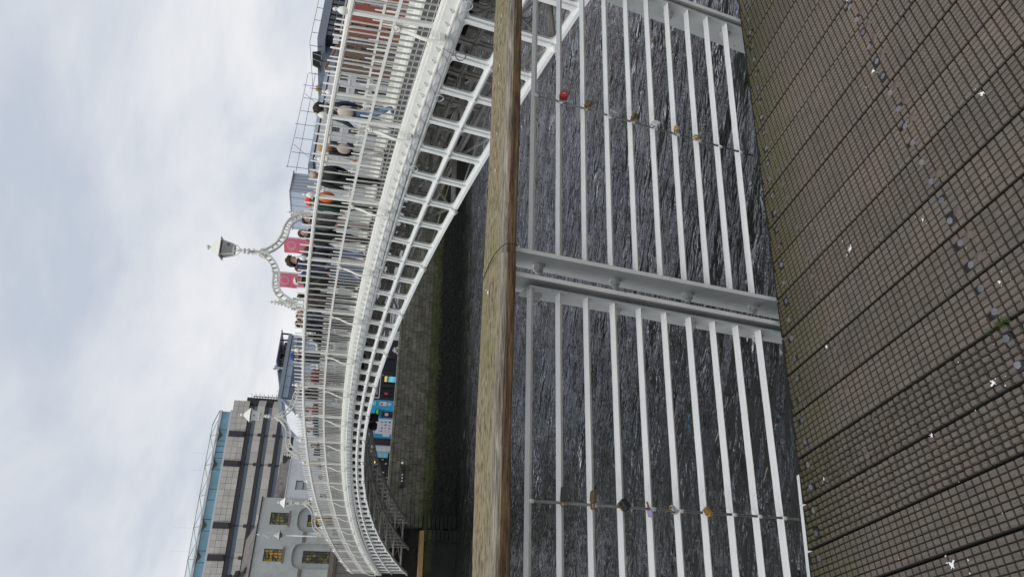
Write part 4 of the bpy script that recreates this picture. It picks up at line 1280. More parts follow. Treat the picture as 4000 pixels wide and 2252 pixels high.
padlock(FB, 0.002, 0.290, 0.034, 0.030, 0.024, 'lock_dark', 'shackle_rust', 'ridged dark grey rubber covered padlock on the left hand rod', R(-15), 0.5, 0.3, sh=0.014, grooves=4)
padlock(FB, -0.004, 0.388, 0.026, 0.024, 0.018, 'lock_purple', 'shackle_rust', 'lilac purple padlock hanging from a rusty shackle', R(75), 0.9, 0.0, sh=0.022)
padlock(FB, 0.0, 0.475, 0.034, 0.020, 0.014, 'lock_silver', 'shackle_rust', 'pale blue grey padlock with a corroded shackle across it', R(-10), 0.5, 0.5, sh=0.014)
padlock(FB, 0.0, 0.603, 0.034, 0.022, 0.018, 'lock_orange', 'shackle_chrome', 'orange brass padlock, lowest lock on the left hand rod', R(-10), 0.5, 0.3, sh=0.014)
# ================================================================ buildings
def wall_holes(mb, x0, x1, z0, z1, y, th, holes):
    xs = sorted({x0, x1, *[h[0] for h in holes], *[h[1] for h in holes]}); zs = sorted({z0, z1, *[h[2] for h in holes], *[h[3] for h in holes]})
    xs = [a for a in xs if x0 <= a <= x1]; zs = [a for a in zs if z0 <= a <= z1]
    for i in range(len(xs) - 1):
        for j in range(len(zs) - 1):
            cx_, cz_ = (xs[i] + xs[i + 1]) / 2, (zs[j] + zs[j + 1]) / 2
            if any(h[0] < cx_ < h[1] and h[2] < cz_ < h[3] for h in holes): continue
            mb.add([(xs[i], y, zs[j]), (xs[i + 1], y, zs[j]), (xs[i + 1], y, zs[j + 1]), (xs[i], y, zs[j + 1])], [(0, 1, 2, 3)])
    for h in holes:
        a, b, c, d = h[:4]
        mb.add([(a, y, c), (b, y, c), (b, y, d), (a, y, d), (a, y + th, c), (b, y + th, c), (b, y + th, d), (a, y + th, d)],
               [(0, 1, 5, 4), (1, 2, 6, 5), (2, 3, 7, 6), (3, 0, 4, 7)])
def window(par, x0, x1, z0, z1, y, frame='white', glass='glass_dark', nx=2, nz=2, sill=None, fw=0.05, rev=0.16, head=False):
    mb = MB(); yy = y + rev
    mb.box(x0, x0 + fw, yy, yy + 0.05, z0, z1); mb.box(x1 - fw, x1, yy, yy + 0.05, z0, z1)
    mb.box(x0 + fw, x1 - fw, yy, yy + 0.05, z0, z0 + fw); mb.box(x0 + fw, x1 - fw, yy, yy + 0.05, z1 - fw, z1)
    for i in range(1, nx): xx = x0 + (x1 - x0) * i / nx; mb.box(xx - 0.014, xx + 0.014, yy + 0.005, yy + 0.04, z0 + fw, z1 - fw)
    for i in range(1, nz):
        zz_ = z0 + (z1 - z0) * i / nz; t = 0.028 if i * 2 == nz else 0.013
        mb.box(x0 + fw, x1 - fw, yy + 0.006, yy + 0.042, zz_ - t, zz_ + t)
    o = mb.build('window', frame, par)
    mb = MB(); mb.add([(x0, yy + 0.046, z0), (x1, yy + 0.046, z0), (x1, yy + 0.046, z1), (x0, yy + 0.046, z1)], [(0, 1, 2, 3)])
    mb.build('pane', glass, o)
    if sill:
        mb = MB(); mb.box(x0 - 0.12, x1 + 0.12, y - 0.09, y + rev, z0 - 0.13, z0); mb.build('sill', sill, o)
    return o
FY = 53.0
def art_glass(name, seed, a, b, c):
    m = bpy.data.materials.new(name); m.use_nodes = True; M[name] = m
    t, N, L = tree(m); bs = N['Principled BSDF']; bs.inputs['Roughness'].default_value = 0.25
    g = N.new('ShaderNodeNewGeometry'); mp = N.new('ShaderNodeMapping'); mp.inputs['Location'].default_value = (seed, seed * 2, seed); L(g.outputs['Position'], mp.inputs[0])
    n = N.new('ShaderNodeTexNoise'); n.inputs['Scale'].default_value = 1.7; n.inputs['Distortion'].default_value = 1.5; n.inputs['Detail'].default_value = 3
    L(mp.outputs[0], n.inputs['Vector'])
    r = N.new('ShaderNodeValToRGB'); r.color_ramp.interpolation = 'LINEAR'; e = r.color_ramp.elements
    e[0].position = 0.40; e[0].color = (0.025, 0.027, 0.02, 1); e[1].position = 0.66; e[1].color = (*c, 1)
    k = e.new(0.47); k.color = (0.06, 0.07, 0.03, 1); k = e.new(0.53); k.color = (*a, 1); k = e.new(0.59); k.color = (*b, 1)
    L(n.outputs['Fac'], r.inputs[0]); L(r.outputs[0], bs.inputs['Base Color'])
    L(r.outputs[0], bs.inputs['Emission Color']); bs.inputs['Emission Strength'].default_value = 0.10
art_glass('art_window_a', 2.3, (0.12, 0.12, 0.04), (0.30, 0.27, 0.06), (0.30, 0.06, 0.05))
art_glass('art_window_b', 9.1, (0.25, 0.20, 0.03), (0.60, 0.42, 0.02), (0.45, 0.09, 0.02))
art_glass('art_window_c', 5.0, (0.04, 0.045, 0.04), (0.30, 0.22, 0.03), (0.12, 0.14, 0.12))

# grey rendered house
gh = thing('grey_rendered_house', 'grey rendered house with colourful leaded windows and round headed recesses beyond the bridge', 'house', (5, 58, STREET))
ARCH = [(3.55, 5.50, 5.46, 0.62), (6.35, 8.31, 5.42, 0.62)]
UP = [(6.85, 7.82, 6.75, 8.14), (4.06, 5.00, 6.80, 8.19)]
LOW = [(4.05, 4.99, 3.20, 5.27), (6.85, 7.82, 3.20, 5.27)]
# main wall with arched recesses
mb = MB()
def arch_wall(mb, x0, x1, z0, z1, arches, y, depth, holes):
    hs = list(holes) + [(a[0], a[1], z0 - 1, a[2] + a[3]) for a in arches]
    wall_holes(mb, x0, x1, z0, z1, y, 0.0, hs)
    for (a, b, zs, r) in arches:
        K = 16; pts = []
        for i in range(K + 1):
            u = -1 + 2 * i / K
            pts.append(((a + b) / 2 + u * (b - a) / 2, zs + r * (1 - abs(u) ** 2.6) ** (1 / 2.0)))
        for i in range(K):
            p, q = pts[i], pts[i + 1]
            mb.add([(p[0], y, p[1]), (q[0], y, q[1]), (q[0], y, zs + r), (p[0], y, zs + r)], [(0, 1, 2, 3)])
            mb.add([(p[0], y, p[1]), (q[0], y, q[1]), (q[0], y + depth, q[1]), (p[0], y + depth, p[1])], [(0, 1, 2, 3)])
        for xx in (a, b):
            mb.add([(xx, y, z0), (xx, y, zs), (xx, y + depth, zs), (xx, y + depth, z0)], [(0, 1, 2, 3)])
arch_wall(mb, -6, 8.97, 3.2, 8.95, ARCH, FY, 0.28, UP)
for h in UP: mb.add([(h[0], FY, h[2]), (h[1], FY, h[2]), (h[1], FY, h[3]), (h[0], FY, h[3]), (h[0], FY + .18, h[2]), (h[1], FY + .18, h[2]), (h[1], FY + .18, h[3]), (h[0], FY + .18, h[3])], [(0, 1, 5, 4), (1, 2, 6, 5), (2, 3, 7, 6), (3, 0, 4, 7)])
wall_holes(mb, 3.5, 8.4, 3.2, 6.2, FY + 0.28, 0.14, LOW)
mb.add([(8.97, FY, STREET), (8.97, FY + 9, STREET), (8.97, FY + 9, 8.95), (8.97, FY, 8.95)], [(0, 1, 2, 3)])
mb.add([(-6, FY + 9, STREET), (8.97, FY + 9, STREET), (8.97, FY + 9, 8.95), (-6, FY + 9, 8.95)], [(0, 1, 2, 3)])
mb.add([(-6, FY, 8.94), (8.97, FY, 8.94), (8.97, FY + 9, 8.94), (-6, FY + 9, 8.94)], [(0, 1, 2, 3)])
mb.build('wall', 'render_grey', gh)
window(gh, *UP[0], FY, 'frame_dark', 'art_window_a', 4, 4, 'sill', 0.05, 0.12)
window(gh, *UP[1], FY, 'frame_dark', 'art_window_b', 4, 4, 'sill', 0.05, 0.12)
window(gh, *LOW[0], FY + 0.28, 'frame_dark', 'art_window_c', 4, 4, None, 0.05, 0.1)
window(gh, *LOW[1], FY + 0.28, 'frame_dark', 'art_window_b', 4, 4, None, 0.05, 0.1)
for a, b in ((5.53, 6.32), (-3, 3.52), (8.34, 8.97)):
    mb = MB(); mb.box(a, b, FY - 0.05, FY, 5.18, 5.46); mb.build('string_course', 'brown_stone', gh)
mb = MB(); mb.box(-6, 9.02, FY - 0.22, FY + 0.3, 2.82, 3.18); mb.box(-6, 9.0, FY - 0.14, FY + 0.3, 2.66, 2.82); mb.build('cornice', 'brown_stone', gh)
mb = MB(); mb.box(-6, 9.04, FY - 0.08, FY + 0.2, 8.95, 9.03); mb.build('parapet_coping', 'frame_dark', gh)
x = -6
mb = MB(); mb.box(-6, 8.9, FY + 0.06, FY + 0.5, STREET, 2.66); mb.build('backing', 'brown_stone', gh)
for r_ in range(3):
    x = -6
    za, zb = (1.34, 2.64) if r_ == 0 else ((0.0, 1.32) if r_ == 1 else (STREET, -0.02))
    while x < 8.8:
        mb = MB(); mb.box(x + 0.012, min(x + 0.62, 8.9) - 0.012, FY, FY + 0.06, za + 0.01, zb); mb.build('facing_stone', 'stone_clad', gh); x += 0.62
# slate roof behind the parapet
mb = MB(); mb.add([(-6, FY + 0.6, 9.0), (7.3, FY + 0.6, 9.0), (6.6, FY + 4, 10.2), (-6, FY + 4, 10.2)], [(0, 1, 2, 3)]); mb.add([(7.3, FY + .6, 9.0), (7.3, FY + 7, 9.0), (6.6, FY + 4, 10.2)], [(0, 1, 2)]); mb.build('roof', 'slate', gh)
# steep slated gable at the left of the frame
sg_ = thing('slate_roofed_house', 'old house with a steep ragged slate roof just showing behind the grey rendered one', 'house', (0, 60, STREET))
mb = MB()
mb.add([(4.15, FY + 2.2, 9.0), (-4, FY + 2.2, 9.0), (-4, FY + 5, 13.4), (2.6, FY + 5, 12.6), (3.55, FY + 2.8, 10.6)], [(0, 1, 2, 3, 4)])
mb.add([(4.15, FY + 2.2, 9.0), (3.55, FY + 2.8, 10.6), (2.6, FY + 5, 12.6), (4.15, FY + 8, 9.0)], [(0, 1, 2, 3)])
mb.build('roof', 'slate', sg_)
mb = MB(); mb.box(-4, 4.0, FY + 2.4, FY + 9, STREET, 9.0); mb.build('wall', 'brown_stone', sg_)
for i, (xx, zz_) in enumerate(((3.9, 9.6), (3.62, 10.25), (3.32, 10.8), (3.05, 11.3))):
    mb = MB(); mb.hexa([(xx - 0.3, FY + 2.0, zz_ - 0.2), (xx + 0.16, FY + 2.0, zz_ - 0.25), (xx + 0.16, FY + 2.5, zz_ - 0.25), (xx - 0.3, FY + 2.5, zz_ - 0.2), (xx - 0.26, FY + 2.0, zz_ + 0.12), (xx + 0.1, FY + 2.0, zz_ + 0.05), (xx + 0.1, FY + 2.5, zz_ + 0.05), (xx - 0.26, FY + 2.5, zz_ + 0.12)]); mb.build('verge_stone', 'frame_dark', sg_)

# white house with slate roof
wh = thing('white_house', 'white rendered house with a slate roof and one tall sash window beside the grey one', 'house', (11.5, 57, STREET))
WW = (9.73, 10.5, 5.38, 6.58)
mb = MB(); wall_holes(mb, 8.98, 14.3, 1.5, 7.3, FY + 0.05, 0.16, [WW, (12.7, 13.4, 4.4, 5.5)])
mb.add([(14.3, FY + .05, STREET), (14.3, FY + 8, STREET), (14.3, FY + 8, 7.28), (14.3, FY + .05, 7.28)], [(0, 1, 2, 3)])
mb.add([(8.98, FY + .05, 7.29), (14.3, FY + .05, 7.29), (14.3, FY + 8, 7.29), (8.98, FY + 8, 7.29)], [(0, 1, 2, 3)])
mb.build('wall', 'render_white', wh)
window(wh, *WW, FY + 0.05, 'frame_dark', 'pane_pale' if 'pane_pale' in M else mat('pane_pale', (0.42, 0.46, 0.46), 0.3).name, 1, 2, None, 0.03, 0.1)
window(wh, 12.7, 13.4, 4.4, 5.5, FY + 0.05, 'frame_dark', 'glass_dark', 1, 2, None, 0.03, 0.1)
mb = MB(); mb.box(9.0, 12.25, FY - 0.02, FY + 0.1, 7.26, 7.31); mb.build('eaves', 'white', wh)
# slates in courses, each slate its own piece near the verge; roof pitch
A0, A1 = Vector((9.0, FY + 0.0, 7.31)), Vector((12.3, FY + 0.0, 7.31))
B0, B1 = Vector((9.0, FY + 2.6, 8.42)), Vector((12.9, FY + 2.6, 8.30))
mb = MB(); mb.hexa([A0, A1, A1 + Vector((0.5, 5, 0)), A0 + Vector((0, 5, 0)), A0 + Vector((0, .02, .02)), A1 + Vector((0, .02, .02)), B1 - Vector((0, 0, .04)), B0 - Vector((0, 0, .04))]); mb.build('roof', 'slate', wh)
sm = MB(); sm.hexa([(0.004, -0.01, 0.012), (0.206, -0.01, 0.012), (0.206, 0.30, 0.13), (0.004, 0.30, 0.13), (0.004, -0.01, 0.028), (0.206, -0.01, 0.028), (0.206, 0.30, 0.142), (0.004, 0.30, 0.142)])
SL = sm.mesh('slate', 'slate')
nrow = 9
for r_ in range(nrow):
    f = r_ / nrow; pa = A0.lerp(B0, f); pb = A1.lerp(B1, f)
    n = int((pb - pa).length / 0.21)
    for i in range(n):
        o = link('slate', SL, wh, pa + (pb - pa) * (i + (0.5 if r_ % 2 else 0)) / (n + 0.5) - wloc(wh)); o.rotation_euler = (random.uniform(-.02, .02), random.uniform(-.02, .02), random.uniform(-.02, .02))
ch = MB(); ch.box(12.35, 12.95, FY + 0.6, FY + 1.4, 7.29, 8.0); ch.build('chimney', 'frame_dark', wh)

# ---------------------------------------------------------------- shops at street level under the bridge
s1 = thing('shoe_repair_shop', 'black shopfront with a framed sign board and a bright screen, seen under the bridge arch', 'shop', (20.3, 55, STREET))
mb = MB(); wall_holes(mb, 18.1, 24.3, STREET, 3.2, FY - 0.2, 0.2, [(18.35, 19.35, -0.9, 0.35), (21.0, 22.3, -1.0, 0.30)]); mb.add([(18.1, FY - .2, STREET), (18.1, FY + 6, STREET), (18.1, FY + 6, 3.2), (18.1, FY - .2, 3.2)], [(0, 1, 2, 3)]); mb.build('shopfront', 'shop_black', s1)
window(s1, 18.35, 19.35, -0.9, 0.35, FY - 0.2, 'frame_dark', 'glass_dark', 2, 1, None, 0.05, 0.1)
window(s1, 21.0, 22.3, -1.0, 0.30, FY - 0.2, 'frame_dark', 'glass_dark', 1, 1, None, 0.05, 0.1)
mb = MB(); mb.box(18.18, 22.4, FY - 0.30, FY - 0.2, 0.50, 1.25); sb = mb.build('sign_board', 'shop_black', s1)
mb = MB(); mb.box(18.18, 22.4, FY - 0.34, FY - 0.3, 0.47, 0.52); mb.box(18.18, 18.24, FY - 0.34, FY - 0.3, 0.52, 1.25); mb.build('sign_border', 'white', sb)
text('LEATHER REPAIRS', 0.2, (18.55, FY - 0.315, 0.66), 'white', s1, width=1.45)
text('SHOE', 0.2, (18.75, FY - 0.315, 0.84), 'gold', s1, width=0.6)
text('01 5312 4400', 0.1, (18.4, FY - 0.315, 0.55), 'white', s1, width=0.5) if False else None
mb = MB(); mb.box(19.8, 20.42, FY - 0.36, FY - 0.22, -0.92, 0.16); sc_ = mb.build('screen_case', 'black', s1)
def m_screen():
    m = bpy.data.materials.new('screen'); m.use_nodes = True; M['screen'] = m
    t, N, L = tree(m); b = N['Principled BSDF']; g = N.new('ShaderNodeNewGeometry'); sp_ = N.new('ShaderNodeSeparateXYZ'); L(g.outputs['Position'], sp_.inputs[0])
    mr = N.new('ShaderNodeMapRange'); mr.inputs['From Min'].default_value = -0.95; mr.inputs['From Max'].default_value = 0.16; L(sp_.outputs['Z'], mr.inputs['Value'])
    n = N.new('ShaderNodeTexNoise'); n.inputs['Scale'].default_value = 3.0; L(g.outputs['Position'], n.inputs['Vector'])
    ad = N.new('ShaderNodeMath'); ad.operation = 'MULTIPLY_ADD'; L(n.outputs['Fac'], ad.inputs[0]); ad.inputs[1].default_value = 0.25; L(mr.outputs[0], ad.inputs[2])
    r = N.new('ShaderNodeValToRGB'); r.color_ramp.interpolation = 'EASE'; e = r.color_ramp.elements
    e[0].position = 0.16; e[0].color = (0.30, 0.10, 0.65, 1); e[1].position = 1.05; e[1].color = (0.75, 0.62, 0.18, 1)
    for p, c in ((0.32, (0.08, 0.42, 0.75, 1)), (0.55, (0.12, 0.62, 0.70, 1)), (0.70, (0.10, 0.5, 0.5, 1)), (0.85, (0.08, 0.035, 0.02, 1))):
        k = e.new(p); k.color = c
    L(ad.outputs[0], r.inputs[0]); L(r.outputs[0], b.inputs['Emission Color']); b.inputs['Emission Strength'].default_value = 0.9; b.inputs['Base Color'].default_value = (0, 0, 0, 1)
m_screen()
mb = MB(); mb.add([(19.83, FY - 0.365, -0.89), (20.39, FY - 0.365, -0.89), (20.39, FY - 0.365, 0.13), (19.83, FY - 0.365, 0.13)], [(0, 1, 2, 3)]); mb.build('screen', 'screen', sc_)
mb = MB(); mb.box(18.58, 18.82, FY - 0.24, FY - 0.22, -0.27, 0.05); mb.build('red_notice', 'red', s1)
mb = MB(); mb.box(20.50, 20.58, FY - 0.26, FY - 0.2, 0.27, 0.34); mb.build('lamp_box', 'white', s1)
# dark mural panel with pale figure and round badge
K = 20
mb = MB(); mb.add([(23.75 + .22 * math.cos(2 * PI * i / K), FY - 0.215, -0.02 + .22 * math.sin(2 * PI * i / K)) for i in range(K)], [tuple(range(K))]); mb.build('round_badge', 'metal_light', s1)
mb = MB(); mb.add([(23.75 + .13 * math.cos(2 * PI * i / K), FY - 0.222, -0.02 + .13 * math.sin(2 * PI * i / K)) for i in range(K)], [tuple(range(K))]); mb.build('badge_centre', 'shop_black', s1)
mb = MB()
for (a, b, r) in ((23.4, -0.55, .16), (23.15, -0.62, .2), (23.5, -0.8, .14), (22.95, -0.8, .12), (23.2, -0.42, .09)): blob_ = [(a + r * (.6 + .6 * random.random()) * math.cos(2 * PI * i / 12), FY - 0.212 - .002 * r, b + r * (.5 + .5 * random.random()) * math.sin(2 * PI * i / 12)) for i in range(12)]; mb.add(blob_, [tuple(range(12))])
mb.build('mural_figure', 'lock_white', s1)
s2 = thing('barber_shop', 'shopfront with a dark green fascia and white railings at the right under the arch', 'shop', (27, 55, STREET))
mb = MB(); mb.box(24.3, 30.5, FY - 0.15, FY + 6, STREET, 3.4); mb.build('wall', 'render_white', s2)
mb = MB(); mb.box(25.3, 26.0, FY - 0.35, FY - 0.15, STREET, 0.9); mb.build('green_pier', 'green_shop', s2)
for i in range(6):
    mb = MB(); mb.box(26.1, 30.4, FY - 0.20, FY - 0.16, -0.95 + i * 0.3, -0.90 + i * 0.3); mb.build('grille_bar', 'frame_dark', s2)
for i in range(8):
    mb = MB(); mb.box(24.36 + i * 0.12, 24.40 + i * 0.12, FY - 0.30, FY - 0.16, -1.2, 0.2); mb.build('grille_bar', 'white', s2)
s3 = thing('blue_shop', 'bright blue souvenir shopfront with posters, a dark door and a green lit sign', 'shop', (16.2, 55, STREET))
mb = MB(); wall_holes(mb, 14.4, 18.05, STREET, 3.0, FY - 0.25, 0.2, [(16.36, 17.12, STREET, 0.26)]); mb.add([(14.4, FY - .25, STREET), (14.4, FY + 6, STREET), (14.4, FY + 6, 3), (14.4, FY - .25, 3)], [(0, 1, 2, 3)]); mb.build('shopfront', 'shop_blue', s3)
mb = MB(); mb.box(16.36, 17.12, FY - 0.12, FY - 0.07, STREET, 0.26); dr_ = mb.build('door', 'shop_blue', s3)
mb = MB(); mb.box(16.46, 17.02, FY - 0.14, FY - 0.12, -1.1, 0.14); mb.build('door_glass', 'glass_dark', dr_)
mb = MB(); mb.box(16.6, 16.88, FY - 0.155, FY - 0.142, -0.45, -0.15); mb.build('notice', 'pink_print', dr_)
mb = MB(); mb.box(16.5, 17.15, FY - 0.34, FY - 0.27, 0.34, 0.70); ob = mb.build('sign_box', 'black', s3)
text('OPEN', 0.24, (16.56, FY - 0.355, 0.44), 'green_led', s3, width=0.52)
mb = MB(); mb.box(14.84, 16.22, FY - 0.29, FY - 0.255, -0.95, 0.56); ps = mb.build('poster', 'lock_white', s3)
text('EXCLUSIVE', 0.2, (14.5, FY - 0.30, 0.60), 'white', s3, width=1.6)
cl = [('cyan', .0), ('red', .0), ('lock_purple', 0), ('panel_blue', 0), ('pink_print', 0), ('frame_dark', 0), ('shop_blue', 0)]
for r_ in range(3):
    for c_ in range(4):
        mb = MB(); x = 15.0 + c_ * 0.29 + random.uniform(-.02, .02); z = -0.05 - r_ * 0.33; hh = random.uniform(.14, .24)
        mb.hexa([(x, FY - 0.298, z), (x + 0.16, FY - .298, z), (x + 0.16, FY - .292, z), (x, FY - .292, z), (x + 0.03, FY - .298, z + hh), (x + 0.13, FY - .298, z + hh), (x + .13, FY - .292, z + hh), (x + .03, FY - .292, z + hh)])
        mb.build('poster_picture', random.choice(cl)[0], ps)
mb = MB(); mb.add([(16.05 + .10 * math.cos(2 * PI * i / K), FY - 0.30, 0.42 + .10 * math.sin(2 * PI * i / K)) for i in range(K)], [tuple(range(K))]); mb.build('badge', 'red', ps)
for (a, b, c, d, m_n) in ((17.5, 17.88, -0.23, 0.39, 'lock_white'), (17.56, 17.82, -0.66, -0.33, 'metal_light'), (14.6, 14.85, -0.7, -0.1, 'lock_white')):
    mb = MB(); mb.box(a, b, FY - 0.285, FY - 0.255, c, d); o = mb.build('notice', m_n, s3)
mb = MB(); mb.box(17.55, 17.75, FY - 0.292, FY - 0.286, 0.1, 0.3); mb.build('notice_picture', 'red', o)
mb = MB(); mb.tube([(17.65 + .14 * math.cos(2 * PI * i / 12), FY - 0.32, 0.83 + .11 * math.sin(2 * PI * i / 12)) for i in range(13)], 0.03, 6); mb.build('ring_lamp', 'white', s3)
s4 = thing('corner_shop', 'dim shop with a cyan poster and crowded racks left of the blue one', 'shop', (12.2, 55, STREET))
mb = MB(); mb.box(13.78, 14.4, FY - 0.4, FY + 5, STREET, 2.8); mb.build('pier', 'shop_black', s4)
mb = MB(); mb.box(13.30, 13.78, FY - 0.3, FY + 5, STREET, 2.8); mb.build('pilaster', 'metal_light', s4)
mb = MB(); mb.box(9.0, 13.30, FY + 0.3, FY + 5, STREET, 2.8); mb.build('interior', 'soft_black', s4)
mb = MB(); mb.box(12.78, 13.28, FY - 0.1, FY - 0.06, -0.7, 0.25); po = mb.build('poster', 'cyan', s4)
mb = MB(); mb.add([(13.03 + .10 * math.cos(a) * (1 + .5 * math.sin(3 * a)), FY - 0.105, -0.22 + .2 * math.sin(a) * (1 + .4 * math.cos(2 * a))) for a in [2 * PI * i / 18 for i in range(18)]], [tuple(range(18))]); mb.build('poster_figure', 'gold', po)
for i in range(46):
    mb = MB(); x, z = random.uniform(9.2, 12.6), random.uniform(-1.2, 1.4); mb.box(x, x + random.uniform(.06, .16), FY - 0.05, FY + 0.02, z, z + random.uniform(.08, .22)); mb.build('goods', random.choice(['gold', 'red', 'white', 'terracotta', 'lock_white', 'green_shop', 'frame_dark', 'cyan']), s4)
mb = MB(); mb.ball((12.3, FY - 0.2, 0.4), 0.1, 8); mb.build('lamp', mat('warm_lamp', (0.8, 0.5, 0.1), 0.5, emit=(1.0, 0.55, 0.12), estr=1.5).name, s4)

# ---------------------------------------------------------------- glass and panel office (middle)
mg = thing('panelled_office', 'low blue grey panelled office with a dark roof canopy behind the middle of the bridge', 'office building', (21, 58, STREET))
GY = FY + 0.3
mb = MB(); mb.box(17.85, 24.25, GY + 0.1, GY + 9, 1.5, 8.9); mb.build('body', 'glass_office', mg)
mb = MB(); mb.box(17.75, 24.3, GY - 0.12, GY + 9.1, 8.9, 9.22); mb.build('roof_edge', 'zinc', mg)
zs_ = [8.85, 8.35, 7.55, 6.6, 5.6, 4.6, 3.6, 2.6]
for j in range(len(zs_) - 1):
    for i in range(6):
        xa = 17.9 + i * 1.06
        mb = MB()
        if j == 0 or (j % 2 == 0) or i == 3: mn, dd = 'panel_blue', 0.0
        else: mn, dd = 'glass_office', 0.06
        mb.box(xa + 0.015, xa + 1.045, GY + dd, GY + 0.1, zs_[j + 1] + 0.02, zs_[j]); mb.build('panel', mn, mg)
mb = MB(); mb.poly([(17.75, GY + 0.0, 8.65), (16.2, GY + 0.0, 7.05), (16.0, GY, 1.5), (17.75, GY, 1.5)], (0, 6, 0)); mb.build('side_wing', 'render_white', mg)
mb = MB(); mb.poly([(17.78, GY - 0.06, 8.95), (16.1, GY - 0.06, 7.15), (16.1, GY - .06, 6.9), (17.78, GY - .06, 8.6)], (0, 0.3, 0)); mb.build('wing_coping', 'zinc', mg)
mb = MB(); mb.box(21.6, 25.0, GY + 0.5, GY + 6, 9.92, 10.0); mb.build('canopy', 'zinc', mg)
for i in range(5):
    mb = MB(); mb.box(22.0 + i * 0.68, 22.1 + i * 0.68, GY + 0.8, GY + 0.95, 9.2, 9.92); mb.build('canopy_post', 'frame_dark', mg)
mb = MB(); mb.box(22.6, 24.6, GY + 2.2, GY + 5, 9.2, 9.75); mb.build('plant_room', 'soft_black', mg)
mb = MB(); mb.bar((20.9, GY + 0.3, 9.2), (20.9, GY + .3, 10.0), 0.12); mb.box(20.7, 21.1, GY + .2, GY + .4, 9.85, 10.0); mb.box(20.72, 20.8, GY + .2, GY + .4, 9.6, 10.1); mb.build('roof_vent', 'metal_light', mg)
mb = MB()
for i in range(140):
    x = random.uniform(17.9, 24); mb.bar((x, GY + .1, 9.2), (x + random.uniform(-.15, .15), GY + .1, 9.2 + random.uniform(.1, .35)), 0.006)
mb.build('bird_wire', 'galv', mg, kind='stuff')

# grey metal tower
tw = thing('metal_clad_tower', 'pale grey metal clad roof tower rising behind the people on the bridge', 'tower', (42, 57, STREET))
mb = MB()
b4 = [(41.2, 53, 8), (44.4, 53.3, 8), (44.4, 60, 8), (41.2, 60, 8)]; t4 = [(41.25, 53.05, 11.6), (44.1, 53.3, 11.6), (44.1, 59.5, 11.6), (41.25, 59.5, 11.6)]
mb.hexa([(p[0], p[1], STREET) for p in b4] + t4); mb.build('cladding', 'zinc_pale' if 'zinc_pale' in M else mat('zinc_pale', (0.42, 0.47, 0.54), 0.45, 0.1, var=0.06, scale=0.8).name, tw)
mb = MB(); mb.box(41.18, 44.2, 52.98, 59.6, 11.6, 11.68); mb.build('cap', 'zinc', tw)
for i in range(6):
    f = i / 6; mb = MB(); mb.bar((41.2 + 3.2 * f, 52.99 + .3 * f, 8), (41.25 + 2.85 * f, 53.04 + .25 * f, 11.6), 0.03); mb.build('seam', 'zinc', tw)
for i in range(5):
    mb = MB(); mb.bar((41.18, 54 + i * 1.3, 8), (41.23, 54 + i * 1.3, 11.6), 0.03); mb.build('seam', 'zinc', tw)

# ---------------------------------------------------------------- quayside row on the right
def rowhouse(name, label, x0, x1, ztop, wallm, wins, frame, glass='glass_dark', nx=2, nz=2, sill=None, y=FY, depth=9, zlow=STREET, band=None):
    t = thing(name, label, 'house', ((x0 + x1) / 2, y + 4, STREET))
    mb = MB(); wall_holes(mb, x0, x1, zlow, ztop, y, 0.2, wins)
    mb.add([(x0, y, zlow), (x0, y + depth, zlow), (x0, y + depth, ztop), (x0, y, ztop)], [(0, 1, 2, 3)])
    mb.add([(x1, y, zlow), (x1, y + depth, zlow), (x1, y + depth, ztop), (x1, y, ztop)], [(0, 1, 2, 3)])
    mb.add([(x0, y, ztop - .01), (x1, y, ztop - .01), (x1, y + depth, ztop - .01), (x0, y + depth, ztop - .01)], [(0, 1, 2, 3)])
    mb.build('wall', wallm, t)
    for wv in wins: window(t, *wv, y, frame, glass, nx, nz, sill, 0.07, 0.12)
    return t
wi = []
for fx in (48.9, 51.2, 53.4, 55.6, 57.9, 60.0):
    for za, zb in ((7.6, 8.5), (5.35, 6.6), (2.6, 4.6)): wi.append((fx - 0.5, fx + 0.5, za, zb))
wr = rowhouse('white_terrace', 'long white rendered quayside terrace with dark sash windows behind the right half of the bridge', 46.5, 61.0, 9.75, 'render_white', wi, 'frame_dark', nx=1, nz=2)
for za in (7.25, 4.95):
    mb = MB(); mb.box(46.5, 60.9, FY - 0.06, FY, za, za + 0.12); mb.build('string_course', 'white', wr)
mb = MB(); mb.box(46.4, 61.0, FY + 0.0, FY + 9, 9.75, 9.95); mb.build('gutter', 'frame_dark', wr)
mb = MB(); mb.hexa([(46.4, FY + .15, 9.95), (61, FY + .15, 9.95), (61, FY + 8, 9.95), (46.4, FY + 8, 9.95), (46.4, FY + 1.2, 10.5), (61, FY + 1.2, 10.5), (61, FY + 6, 10.5), (46.4, FY + 6, 10.5)]); mb.build('roof', 'zinc', wr)
for (xx, zz_, s) in ((59.6, 10.5, 0.5), (56.8, 10.5, 0.22)):
    mb = MB(); mb.box(xx - s, xx + s, FY + 1.5, FY + 2.5, 10.2, 10.75 + s * 0.4); c_ = mb.build('chimney', 'brown_stone', wr)
    for q in range(3 if s > .3 else 1):
        mb = MB(); mb.lathe([(0.12, 0), (0.14, 0.4)], 9, (xx - s + 0.25 + q * 0.35, FY + 2, 10.75 + s * 0.4)); mb.build('chimney_pot', 'chimney_pot', c_)
wi = [(62.95 + d, 63.95 + d, za, zb) for d in (0, 2.1, 4.0) for za, zb in ((7.4, 8.3), (4.95, 6.6), (2.2, 3.9))]
bb = rowhouse('brown_brick_house', 'old mottled brown brick house with small paned windows, left of the red brick one', 61.0, 68.3, 9.35, 'brick_brown', wi, 'sill', nx=2, nz=4, sill='sill')
